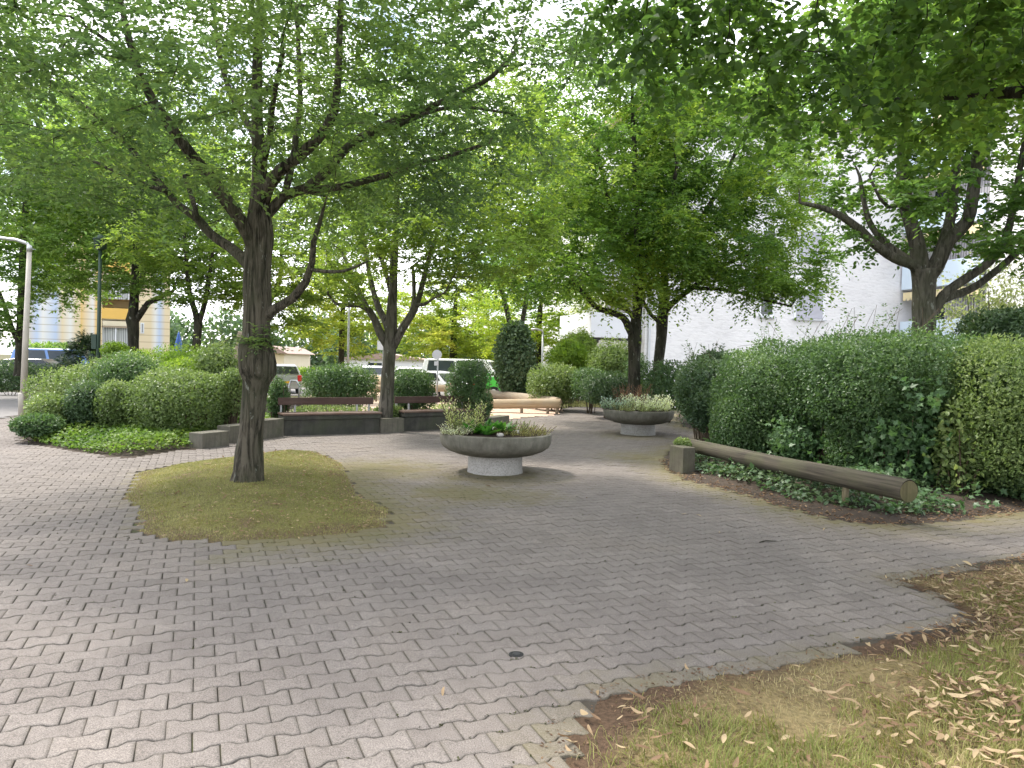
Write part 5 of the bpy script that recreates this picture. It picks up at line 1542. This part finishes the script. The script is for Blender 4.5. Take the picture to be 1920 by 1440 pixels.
# ------------------------------------------------------------------ fallen leaves: the 300 largest singly, the rest as litter
def leaf_variant(seed):
    rg = np.random.default_rng(seed)
    nx, ny = 6, 3
    L = rg.uniform(.05, .10); W = L * rg.uniform(.17, .36)
    cur = rg.uniform(-.5, .9); tw = rg.uniform(-.8, .8); cup = rg.uniform(.1, .5); side = rg.uniform(-.5, .5)
    V = []
    for i in range(nx + 1):
        q = i / nx
        w = W * (math.sin(math.pi * min(1, q * .96 + .03)) ** .7) * .5
        for j in range(ny):
            s = (j - 1)
            x = (q - .5) * L; y = s * w; z = cup * abs(s) * w + cur * (q - .5) ** 2 * L * .6
            a = tw * (q - .5)
            V.append((x, y * math.cos(a) - z * math.sin(a) + side * (q - .5) ** 2 * L, y * math.sin(a) + z * math.cos(a)))
    V = np.array(V); V[:, 2] -= V[:, 2].min()
    Q = []
    for i in range(nx):
        for j in range(ny - 1):
            Q.append((i * ny + j, (i + 1) * ny + j, (i + 1) * ny + j + 1, i * ny + j + 1))
    return V, np.array(Q), np.full(len(V), rg.uniform(.15, 1))
LV = [leaf_variant(400 + k) for k in range(14)]
def litter():
    rng = np.random.default_rng(12)
    n = 60000
    X = rng.uniform(-.2, 7, n); Y = rng.uniform(1.2, 6.5, n)
    sd = signed(VERGE, X, Y)
    px = 960 + 1400 * X / Y; py = 700 + 1400 * 1.5 / Y
    dens = .10 + .95 * np.clip((px - 1250) / 550, 0, 1) * np.clip(1.25 - np.abs(py - 1230) / 260, .25, 1)
    f = fnoise(np.stack([X, Y, X * 0], 1), 1.6, 31, 3)
    dens *= np.clip(.75 + 1.3 * f, .1, 1.6)
    ok = (sd > .0) & (px < 2000) & (py < 1500) & (rng.uniform(0, 1, n) < dens * .42)
    X, Y = X[ok], Y[ok]
    order = np.argsort(np.hypot(X, Y)); X, Y = X[order], Y[order]
    # a few strays on the stones
    Z = verge_h(X, Y, signed(VERGE, X, Y)) + rng.uniform(.018, .055, len(X))
    strays = [(1120, 1302), (830, 1300), (1282, 965), (1310, 968), (1350, 1000), (915, 912), (1545, 994), (630, 1000), (560, 1010), (690, 985), (655, 965), (700, 950), (610, 985), (580, 870), (500, 880), (420, 955), (345, 960), (520, 945), (465, 985), (350, 1090), (55, 1062), (1100, 935)]
    mats = []
    meshes = []
    for k, (V, Q, t) in enumerate(LV):
        me = np_mesh('fallen_leaf', V, Q, t); me.materials.append(M['litter'])
        me.polygons.foreach_set('use_smooth', [True] * len(me.polygons)); meshes.append(me)
    def put(x, y, z, lab, grp):
        o = bpy.data.objects.new('fallen_leaf', meshes[int(rng.integers(14))])
        o.location = (x, y, z); s = rng.uniform(.6, 1.15); o.scale = (s, s, s)
        o.rotation_euler = (rng.normal(0, .22), rng.normal(0, .2), rng.uniform(0, 6.28))
        COL.objects.link(o)
        props(o, lab, 'leaf', grp)
    for (a, b) in strays:
        g = G(a, b)
        s = signed(ISLAND, np.array([g.x]), np.array([g.y]))[0]
        isl = s > 0
        z = float(isl_h(np.array([g.x]), np.array([g.y]), np.array([s]))[0]) + .03 if isl else .008
        put(g.x, g.y, z, 'dry tan leaf on the turf of the grass island' if isl else 'dry tan leaf lying alone on the paving stones', 'dry leaves on the grass island' if isl else 'stray leaves on the paving')
    k = 270
    for x, y, z in zip(X[:k], Y[:k], Z[:k]):
        put(x, y, z, 'dry curled tan leaf on the grass verge in front', 'dry leaves on the front verge')
    parts = []
    for x, y, z in zip(X[k:], Y[k:], Z[k:]):
        V, Q, t = LV[int(rng.integers(14))]
        R = (Matrix.Rotation(rng.uniform(0, 6.28), 3, 'Z') @ Matrix.Rotation(rng.normal(0, .25), 3, 'X') @ Matrix.Rotation(rng.normal(0, .22), 3, 'Y'))
        parts.append(((V * rng.uniform(.5, 1.15)) @ np.array(R).T + np.array([x, y, z]), Q, np.clip(t + rng.normal(-.05, .3), 0, 1)))
    # crumbs of bark and leaf along the verge edge
    n2 = 15000
    X = rng.uniform(-.2, 7, n2 * 6); Y = rng.uniform(1.3, 6.5, n2 * 6); sd = signed(VERGE, X, Y)
    f = fnoise(np.stack([X, Y, X * 0], 1), 2.0, 35, 3)
    ok = (sd > -.04) & (rng.uniform(0, 1, len(X)) < np.exp(-np.maximum(sd, 0) / .28) * np.clip(.7 + f, .15, 1)) & (np.abs(X) < Y * .75)
    X = X[ok][:n2]; Y = Y[ok][:n2]; m = len(X)
    C = np.stack([X, Y, np.maximum(verge_h(X, Y, signed(VERGE, X, Y)), -.002) + .006], 1)
    dr = rng.normal(size=(m, 3)); dr[:, 2] *= .25
    ll = rng.uniform(.006, .024, m)
    parts.append(leaf_geo(C, dr, rng.normal(0, .35, (m, 3)) + np.array([0, 0, 1.0]), ll, ll * .45, np.clip(rng.normal(.08, .2, m), 0, 1)))
    # dry bits on the island
    n3 = 1700
    X = rng.uniform(-4, -1, n3 * 6); Y = rng.uniform(5.5, 12, n3 * 6); sd = signed(ISLAND, X, Y)
    ok = (sd > 0) & (rng.uniform(0, 1, len(X)) < .25 + .75 * np.clip((X + 3.2) / 1.6, 0, 1))
    X = X[ok][:n3]; Y = Y[ok][:n3]; m = len(X)
    C = np.stack([X, Y, isl_h(X, Y, signed(ISLAND, X, Y)) + .022], 1)
    dr = rng.normal(size=(m, 3)); dr[:, 2] *= .2; ll = rng.uniform(.015, .05, m)
    parts.append(leaf_geo(C, dr, rng.normal(0, .3, (m, 3)) + np.array([0, 0, 1.0]), ll, ll * .4, np.clip(rng.normal(.55, .25, m), 0, 1)))
    # litter under the hedge
    n4 = 3200
    X = rng.uniform(2, 8, n4 * 6); Y = rng.uniform(6.5, 12, n4 * 6); sd = signed(RBED, X, Y)
    ok = (sd > -.05) & (sd < .5) & (rng.uniform(0, 1, len(X)) < np.exp(-np.abs(sd - .12) / .22))
    X = X[ok][:n4]; Y = Y[ok][:n4]; m = len(X)
    C = np.stack([X, Y, np.maximum(bed_h(X, Y, signed(RBED, X, Y)), 0) + .01], 1)
    dr = rng.normal(size=(m, 3)); dr[:, 2] *= .25; ll = rng.uniform(.02, .06, m)
    parts.append(leaf_geo(C, dr, rng.normal(0, .35, (m, 3)) + np.array([0, 0, 1.0]), ll, ll * .4, np.clip(rng.normal(.2, .25, m), 0, 1)))
    props(link('leaf_litter', leaf_mesh('leaf_litter', parts), M['litter']), kind='stuff')
litter()
# ------------------------------------------------------------------ buildings
def white_render():
    m, nt, out = newmat('white_render')
    v = coords(nt)
    # painted rough brick: courses as relief
    sx = nt.nodes.new('ShaderNodeSeparateXYZ'); nt.links.new(v, sx.inputs[0])
    n1 = noise_(nt, coords(nt, (3, 3, 11)), 1.0, 5, .6)
    n2 = noise_(nt, v, .35, 4, .5)
    r1 = ramp(nt, [(.3, (.70, .69, .70)), (.7, (.82, .81, .82))])
    nt.links.new(n2, r1.inputs[0])
    r2 = ramp(nt, [(.35, (.90, .90, .90)), (.5, (1, 1, 1))])
    nt.links.new(n1, r2.inputs[0])
    c = mixc(nt, 1, r1.outputs[0], r2.outputs[0], 'MULTIPLY')
    principled(nt, out, c, .85, bump_(nt, n1, .7, .03), 0, .2)
    return m
M['render_white'] = white_render()
M['panel_blue'] = simple('panel_blue', (.62, .72, .82), .5, 0, .03, 2)
M['panel_white'] = simple('panel_white', (.74, .75, .80), .5, 0, .03, 2)
M['awning_yellow'] = simple('awning_yellow', (.72, .60, .36), .8, 0, .08, 3)
M['awning_white'] = simple('awning_white', (.62, .60, .55), .8, 0, .08, 3)
M['eave'] = simple('eave', (.42, .33, .24), .7)
M['shade_grey'] = simple('shade_grey', (.35, .33, .31), .9, 0, .1, 3)
def shutter_mat():
    m, nt, out = newmat('shutter')
    v = coords(nt)
    w = nt.nodes.new('ShaderNodeTexWave'); w.wave_type = 'BANDS'; w.bands_direction = 'Z'
    w.inputs['Scale'].default_value = 5.5; w.inputs['Distortion'].default_value = 0
    nt.links.new(v, w.inputs['Vector'])
    r = ramp(nt, [(.1, (.36, .36, .42)), (.35, (.52, .52, .58))])
    nt.links.new(w.outputs['Fac'], r.inputs[0])
    principled(nt, out, r.outputs[0], .6, bump_(nt, w.outputs['Fac'], .6, .02))
    return m
M['shutter'] = shutter_mat()
def curtain_mat(name, a, b, sc=16):
    m, nt, out = newmat(name)
    v = coords(nt)
    w = nt.nodes.new('ShaderNodeTexWave'); w.wave_type = 'BANDS'; w.bands_direction = 'DIAGONAL'
    w.inputs['Scale'].default_value = sc / 3; w.inputs['Distortion'].default_value = 1.5
    mp = nt.nodes.new('ShaderNodeMapping'); mp.inputs['Scale'].default_value = (1, 1, .02); nt.links.new(v, mp.inputs[0])
    nt.links.new(mp.outputs[0], w.inputs['Vector'])
    r = ramp(nt, [(.1, a), (.8, b)])
    nt.links.new(w.outputs['Fac'], r.inputs[0])
    principled(nt, out, r.outputs[0], .8)
    return m
M['curtain'] = curtain_mat('curtain', (.25, .26, .26), (.55, .56, .55))
M['curtain_grey'] = curtain_mat('curtain_grey', (.16, .16, .17), (.32, .31, .32), 20)

def white_house():
    th = R_(17)
    U = (math.cos(th), math.sin(th)); W = (math.sin(th), -math.cos(th))
    O = (5.9, 33.5)
    t = empty('apartment_house', (O[0], O[1], -.3), 0, 'white painted apartment house with balconies behind the hedges', 'building')
    def fr(name, mat, parent, boxes, bevel=0):
        mb = MB()
        for b in boxes: mb.frame(O, U, W, *b)
        return mb.build(name, mat, parent, bevel=bevel)
    L = 14.2
    fr('wall', M['render_white'], t, [(0, L + 10, -14, 0, -.6, 13.2)])
    fr('wing_wall', M['render_white'], t, [(L + 1.5, L + 10, .002, 4.7, -.6, 13.0), (L, L + 10, 4.702, 11, -.6, 13.2)])
    fr('roof', M['eave'], t, [(-.5, L + 10.5, -14.5, .45, 13.2, 13.5), (L - .5, L + 10.5, .452, 11.5, 13.202, 13.5)])
    # gable windows
    for fl in range(4):
        dz = fl * 2.75 - 2.75 * 0
        if fl == 3: break
        z0, z1 = 3.98 + dz, 5.37 + dz
        w = fr('window', M['white_paint'], t, [(7.80, 7.92, .002, .05, z0 - .05, z1 + .06), (9.45, 9.57, .002, .05, z0 - .05, z1 + .06), (7.92, 9.45, .002, .05, z1, z1 + .06)])
        fr('shutter', M['shutter'], w, [(7.92, 9.45, .004, .03, z0, z1)])
        fr('sill', M['sign_grey'], w, [(7.72, 9.6, .052, .16, z0 - .1, z0 - .05)])
        w = fr('window', M['white_paint'], t, [(5.88, 5.96, .002, .06, z0 - .02, z1 - .05), (6.6, 6.68, .002, .06, z0 - .02, z1 - .05), (5.96, 6.6, .002, .06, z0 - .02, z0 + .08), (5.96, 6.6, .002, .06, z1 - .13, z1 - .05)])
        fr('pane', M['glass'], w, [(5.96, 6.6, .003, .02, z0 + .08, z1 - .13)])
        fr('sill', M['sign_grey'], w, [(5.84, 6.75, .062, .15, z0 - .09, z0 - .025)])
    # balcony boxes on the left flank
    for fl in range(3):
        z = 2.72 + fl * 2.75
        b = fr('balcony', M['panel_white'], t, [(-2.5, -.002, -.38, -.30, z, z + 1.12), (-2.5, -2.42, -4.2, -.382, z, z + 1.12)])
        fr('floor_slab', M['trim_black'], b, [(-2.47, -.004, -4.2, -.384, z - .12, z - .004)])
        fr('awning', M['awning_white'], b, [(-2.05, -.01, -.42, -.39, z - .42, z - .13)] + [(-2.05 + k * .17, -2.05 + k * .17 + .12, -.422, -.392, z - .50, z - .42) for k in range(12)])
        fr('privacy_screen', M['shade_grey'], b, [(-1.5, -.02, -.9, -.86, z + 1.2, z + 2.1)])
    fr('terrace_screen', M['curtain'], t, [(-1.6, -.02, -.9, -.84, -.3, 2.3)])
    fr('downpipe', M['sign_grey'], t, [(.12, .22, .02, .12, -.3, 13.1)])
    # loggias on the right wing
    for fl in range(4):
        z = 2.86 + fl * 2.75
        b = fr('balcony', M['panel_blue'], t, [(L - .16, L - .06, .12, 4.6, z, z + 1.16)])
        fr('floor_slab', M['panel_white'], b, [(L - .05, L + 1.49, .01, 4.69, z - .02, z + .18)])
        mb = [(L - .12, L - .09, .2, 4.5, z + 2.30, z + 2.60)] + [(L - .122, L - .092, .2 + k * .24, .2 + k * .24 + .17, z + 2.20, z + 2.30) for k in range(18)]
        fr('awning', M['awning_yellow'], b, mb)
        w = fr('window', M['white_paint'], t, [(L + 1.44, L + 1.497, .3, .38, z + .3, z + 2.3), (L + 1.44, L + 1.497, 1.9, 1.98, z + .3, z + 2.3), (L + 1.44, L + 1.497, .38, 1.9, z + 2.22, z + 2.3)])
        fr('pane', M['glass'], w, [(L + 1.47, L + 1.496, .38, 1.9, z + .2, z + 2.22)])
        fr('curtain', M['curtain_grey'], t, [(L + .2, L + .24, 2.4, 4.55, z + .2, z + 2.55)])
white_house()

def striped_mat():
    m, nt, out = newmat('striped_wall')
    tc = nt.nodes.new('ShaderNodeTexCoord')
    sx = nt.nodes.new('ShaderNodeSeparateXYZ'); nt.links.new(tc.outputs['Object'], sx.inputs[0])
    u = math_(nt, 'DIVIDE', sx.outputs[0], 7.7)
    cream = (.74, .62, .42); bl = (.50, .59, .76); wh = (.76, .75, .72); ye = (.76, .52, .20)
    r = ramp(nt, [(0, cream), (.08, bl), (.12, wh), (.205, bl), (.245, cream), (.30, wh), (.335, cream), (.36, cream), (.37, ye), (.45, wh), (.47, ye), (.52, cream), (.85, cream), (.885, wh), (.915, bl), (.955, cream)], 'LINEAR')
    nt.links.new(u, r.inputs[0])
    w = nt.nodes.new('ShaderNodeTexWave'); w.wave_type = 'BANDS'; w.bands_direction = 'Z'
    w.inputs['Scale'].default_value = .75; w.inputs['Distortion'].default_value = 0
    nt.links.new(tc.outputs['Object'], w.inputs['Vector'])
    g = ramp(nt, [(0, (.72, .68, .62)), (.03, (.80, .76, .7)), (.06, (1, 1, 1))])
    nt.links.new(w.outputs['Fac'], g.inputs[0])
    c = mixc(nt, 1, r.outputs[0], g.outputs[0], 'MULTIPLY')
    principled(nt, out, c, .7)
    return m
def striped_house():
    Y0 = 43.0; th = R_(25); cs, sn = math.cos(th), math.sin(th)
    x00 = D(45, 650, Y0).x
    t = empty('striped_house', (x00, Y0, -.3), th, 'cream yellow and blue striped apartment house behind the street trees', 'building')
    sm = striped_mat()
    def X(px):
        k = (px - 960) / F
        return (k * Y0 - x00) / (cs - sn * k)
    def Z(px, py): return D(px, py, Y0 + sn * X(px)).z + .3
    wd = X(317)
    b3 = lambda *a: MB().box(*a)
    mb = MB(); mb.box(0, X(190), 0, 10, -.3, 11.3); mb.box(X(190), X(242), 1.4, 10, -.3, 11.3); mb.box(X(242), wd, 0, 10, -.3, 11.3)
    mb.build('wall', sm, t, True)
    b3(-.4, wd + .4, -.5, 10.5, 11.302, 11.6).build('roof', M['eave'], t, True)
    M['yellow_panel'] = simple('yellow_panel', (.80, .50, .13), .6, 0, .04, 2)
    M['cream'] = simple('cream', (.74, .65, .48), .7, 0, .04, 2)
    for fl in range(3):
        dz = fl * 2.8
        z0 = Z(215, 598) + dz; z1 = Z(215, 578) + dz
        b = b3(X(190) - .02, X(241), -.05, .03, z0, z1).build('balcony', M['yellow_panel'], t, True)
        b3(X(190) + .02, X(241) - .04, .04, 1.38, z0 - .06, z0 + .1).build('floor_slab', M['cream'], b, True)
        b3(X(190) + .03, X(241) - .05, -.02, .02, z0 - .42, z0 - .12).build('awning', M['cream'], b, True)
        b3(X(190) + .05, X(241) - .06, .0, .06, z0 - .52, z0 - .44).build('awning_rail', M['eave'], b, True)
        w = MB(); zb = z0 - .5
        za = .1 if fl == 0 else z0 - 1.6
        for (a, bb) in ((190.5, 192.5), (214, 217), (238.5, 240.5)): w.box(X(a), X(bb), .08, .16, za, zb)
        zm = za + (zb - za) * .52
        w.box(X(192.6), X(213.9), .082, .158, zm, zm + .1); w.box(X(217.1), X(238.4), .082, .158, zm, zm + .1)
        wo = w.build('window', M['white_paint'], t, True)
        b3(X(192), X(239), .18, .22, za, zb).build('curtain', M['curtain'], wo, True)
    for (a, b2, c, d) in ((262, 269, 605, 625), (172, 186, 632, 660)):
        w = b3(X(a), X(b2), -.03, -.002, Z(a, d), Z(a, c)).build('window', M['white_paint'], t, True)
        b3(X(a) + .05, X(b2) - .05, -.045, -.032, Z(a, d) + .06, Z(a, c) - .06).build('pane', M['curtain'], w, True)
striped_house()

def far_house(label, px0, px1, py_e, py_r, Y, wallm, roofm, name='far_house'):
    x0 = D(px0, 650, Y).x; x1 = D(px1, 650, Y).x; ze = D(px0, py_e, Y).z; zr = D(px0, py_r, Y).z
    t = empty(name, (x0, Y, -.3), 0, label, 'building')
    MB().box(x0, x1, Y, Y + 8, -.5, ze).build('wall', wallm, t)
    mb = MB(); xm = (x0 + x1) / 2
    mb.prism([(x0 - .4, ze + .003), (x1 + .4, ze + .003), (xm, zr)], Y - .4, Y + 8.4); mb.build('roof', roofm, t)
    w = x1 - x0
    wn = MB().box(x0 + w * .3, x0 + w * .5, Y - .04, Y - .002, ze * .45, ze * .8).build('window', M['white_paint'], t)
    MB().box(x0 + w * .32, x0 + w * .48, Y - .05, Y - .042, ze * .48, ze * .77).build('pane', M['glass'], wn)
M['roof_tile'] = simple('roof_tile', (.33, .24, .20), .8)
far_house('small pale house with a brown gable roof beyond the silver car', 496, 533, 662, 648, 62, M['cream'] if 'cream' in M else M['white_paint'], M['roof_tile'])
far_house('long low white house glimpsed under the yellowing tree', 640, 800, 672, 660, 72, M['white_paint'], M['roof_tile'])
far_house('bright white house sliver between ivy column and bamboo', 985, 1050, 650, 632, 70, M['white_paint'], M['roof_tile'])

# ------------------------------------------------------------------ vehicles
def car(label, loc, rz, paint, profile, cabin, W=1.74, wheelx=(-1.28, 1.28), wr=.31, name='parked_car', rear=None, two=None, plate=None, group='vehicles parked along the street'):
    """local x forward. profile: lower body polygon (x,z); cabin: greenhouse polygon (x,z)"""
    t = empty(name, loc, rz, label, 'van' if 'van' in name else 'car', group)
    zb = max(z for x, z in profile); zt = max(z for x, z in cabin)
    MB().prism(profile, -W / 2, W / 2).build('body', paint, t, True, bevel=.07, seg=4)
    tp = lambda z: 1 - .2 * max(0, (z - zb + .05)) / max(zt - zb, .1)
    MB().prism(cabin, -W / 2 + .05, W / 2 - .05, tp).build('cabin', two or paint, t, True, bevel=.06, seg=3)
    cx = [x for x, z in cabin]
    lo = [p for p in cabin if p[1] < zb + .08]; hi = [p for p in cabin if p[1] > zt - .12]
    xl0, xl1 = min(p[0] for p in lo), max(p[0] for p in lo); xh0, xh1 = min(p[0] for p in hi), max(p[0] for p in hi)
    def at(q, z):  # x at height fraction for rear (q=0) and front (q=1)
        f = (z - zb) / (zt - zb)
        a = xl0 + (xh0 - xl0) * f; b = xl1 + (xh1 - xl1) * f
        return a + (b - a) * q
    z0, z1 = zb + .06, zt - .10
    for sgn in (-1, 1):
        for (q0, q1) in ((.08, .47), (.51, .90)):
            hw0 = (W / 2 - .05) * tp(z0) + .008; hw1 = (W / 2 - .05) * tp(z1) + .008
            mb = MB()
            vs = [(at(q0, z0), sgn * hw0, z0), (at(q1, z0), sgn * hw0, z0), (at(q1, z1), sgn * hw1, z1), (at(q0, z1), sgn * hw1, z1)]
            vs2 = [(x, y - sgn * .03, z) for x, y, z in vs]
            mb.add(vs + vs2, [(0, 1, 2, 3), (7, 6, 5, 4), (0, 4, 5, 1), (1, 5, 6, 2), (2, 6, 7, 3), (3, 7, 4, 0)])
            mb.build('side_window', M['glass'], t, True)
    for nm, q, off in (('windscreen', 1, .012), ('rear_window', 0, -.012)):
        hw0 = (W / 2 - .05) * tp(z0) - .10; hw1 = (W / 2 - .05) * tp(z1) - .10
        a0, a1 = at(q, z0) + off, at(q, z1) + off
        vs = [(a0, -hw0, z0), (a0, hw0, z0), (a1, hw1, z1), (a1, -hw1, z1)]
        vs2 = [(x - off * 3, y, z) for x, y, z in vs]
        MB().add(vs + vs2, [(0, 1, 2, 3), (7, 6, 5, 4), (0, 4, 5, 1), (1, 5, 6, 2), (2, 6, 7, 3), (3, 7, 4, 0)]).build(nm, M['glass'], t, True)
    for x in wheelx:
        for sgn in (-1, 1):
            y = sgn * (W / 2 - .08)
            mb = MB(); mb.tube([(x, y - .1, wr), (x, y + .1, wr)], [wr, wr], 24)
            w = mb.build('wheel', M['tyre'], t, True, bevel=.03)
            mb = MB(); mb.tube([(x, y + sgn * .09, wr), (x, y + sgn * .108, wr)], [wr * .62, wr * .55], 16); mb.build('rim', M['rim'], w, True)
    xr = min(x for x, z in profile); xf = max(x for x, z in profile)
    for sgn in (-1, 1):
        y = sgn * (W / 2 - .16)
        MB().box(xr - .015, xr + .10, y - .10, y + .10, zb - .32, zb - .02).build('tail_light', M['tail_red'], t, True, bevel=.02)
        MB().box(xf - .10, xf + .015, y - .14, y + .14, zb - .36, zb - .20).build('headlight', M['glass'], t, True, bevel=.02)
        mb = MB(); xm = at(.88, zb); mb.box(xm - .08, xm + .08, sgn * (W / 2 + .02) - .09, sgn * (W / 2 + .02) + .09, zb + .02, zb + .16)
        mb.build('mirror', paint, t, True, bevel=.03)
    MB().box(xr - .02, xr + .05, -.26, .26, .52, .63).build('number_plate', plate or M['white_paint'], t, True)
    MB().box(xr - .03, xr + .2, -W / 2 + .05, W / 2 - .05, .25, .45).build('bumper', M['trim_black'] if plate is None else paint, t, True, bevel=.04)
    return t
HATCH = ([(-1.9, .28), (-1.95, .6), (-1.88, .92), (.75, .95), (1.75, .80), (1.95, .62), (1.95, .28)], [(-1.86, .90), (-1.55, 1.40), (-1.1, 1.47), (.1, 1.46), (.95, .92)])
SALOON = ([(-2.2, .28), (-2.25, .62), (-2.15, .9), (.9, .92), (2.05, .78), (2.25, .6), (2.25, .28)], [(-1.75, .88), (-1.0, 1.38), (-.4, 1.43), (.3, 1.41), (1.15, .9)])
VAN = ([(-2.4, .35), (-2.42, .7), (-2.38, 1.10), (1.55, 1.12), (2.25, .98), (2.4, .7), (2.4, .35)], [(-2.36, 1.06), (-2.22, 1.85), (-2.0, 1.95), (.75, 1.95), (1.05, 1.88), (1.75, 1.08)])
p = D(521, 700, 39); car('silver grey hatchback seen from behind right of the leaning trunk', (p.x, 39, -.33), R_(118), M['car_silver'], *HATCH, plate=M['plate_yellow'])
p = D(765, 700, 40); car('white estate car behind the square clipped shrub', (p.x, 40, -.33), R_(150), M['car_white'], *HATCH)
p = D(808, 705, 37); car('low white saloon between the square shrub and the round sign', (p.x, 37, -.42), R_(140), M['car_white'], *SALOON)
p = D(882, 700, 37.5)
v = car('white and green delivery van behind the taller clipped shrub', (p.x, 37.5, -.33), R_(-14), M['car_green'], *VAN, W=1.9, wheelx=(-1.5, 1.5), wr=.33, name='delivery_van', two=M['car_white'])
p = D(84, 680, 36); car('dark car with rounded roof behind the dark hedge by the lamp', (p.x, 36, -.33), R_(10), M['car_dark'], *HATCH)
p = D(120, 680, 40); car('blue car partly hidden behind the little pine', (p.x, 40, -.30), R_(6), M['car_blue'], *VAN, W=1.8, wheelx=(-1.5, 1.5), name='blue_van')
p = D(705, 695, 43); car('white hatchback roof showing behind the slender trunk', (p.x, 43, -.33), R_(95), M['car_white'], *HATCH)

# ------------------------------------------------------------------ light
SUN_EL, SUN_AZ = 56, -62       # azimuth from +Y toward -X
sd = Vector((math.sin(R_(SUN_AZ)) * math.cos(R_(SUN_EL)), math.cos(R_(SUN_AZ)) * math.cos(R_(SUN_EL)), math.sin(R_(SUN_EL))))
sl = bpy.data.lights.new('sun', 'SUN'); sl.energy = 2.6; sl.angle = R_(7); sl.color = (1, .95, .86)
so = bpy.data.objects.new('sun', sl); COL.objects.link(so)
so.rotation_euler = (-sd).to_track_quat('-Z', 'Y').to_euler()
w = bpy.data.worlds.new('World'); SC.world = w; w.use_nodes = True
nt = w.node_tree; nt.nodes.clear()
out = nt.nodes.new('ShaderNodeOutputWorld'); bg = nt.nodes.new('ShaderNodeBackground')
sky = nt.nodes.new('ShaderNodeTexSky'); sky.sky_type = 'NISHITA'; sky.sun_disc = False
sky.sun_elevation = R_(SUN_EL); sky.sun_rotation = R_(SUN_AZ)
sky.air_density = 1.0; sky.dust_density = 2.0
tc = nt.nodes.new('ShaderNodeTexCoord')
mp = nt.nodes.new('ShaderNodeMapping'); mp.inputs['Scale'].default_value = (1, 1, 2.4); nt.links.new(tc.outputs['Generated'], mp.inputs[0])
n1 = noise_(nt, mp.outputs[0], 2.6, 8, .58, .4)
cr = ramp(nt, [(.40, .12), (.58, 1.0)])
nt.links.new(n1, cr.inputs[0])
n2 = noise_(nt, mp.outputs[0], 5, 6, .6)
cc = ramp(nt, [(.3, (8.5, 8.8, 9.6)), (.7, (12.5, 12.3, 12.4))])
cc = ramp(nt, [(.3, (.70, .72, .78)), (.7, (1, .985, .99))])
nt.links.new(n2, cc.inputs[0])
cloud = mixc(nt, 1.0, cc.outputs[0], (13, 13, 13), 'MULTIPLY')
mx = mixc(nt, cr.outputs[0], sky.outputs[0], cloud)
nt.links.new(mx, bg.inputs[0]); bg.inputs[1].default_value = .135
nt.links.new(bg.outputs[0], out.inputs[0])
SC.view_settings.view_transform = 'Standard'
SC.view_settings.look = 'None'
SC.view_settings.exposure = 1.3
SC.view_settings.gamma = 1
SC.cycles.max_bounces = 10
SC.cycles.diffuse_bounces = 5
SC.cycles.transmission_bounces = 6
SC.cycles.use_denoising = True
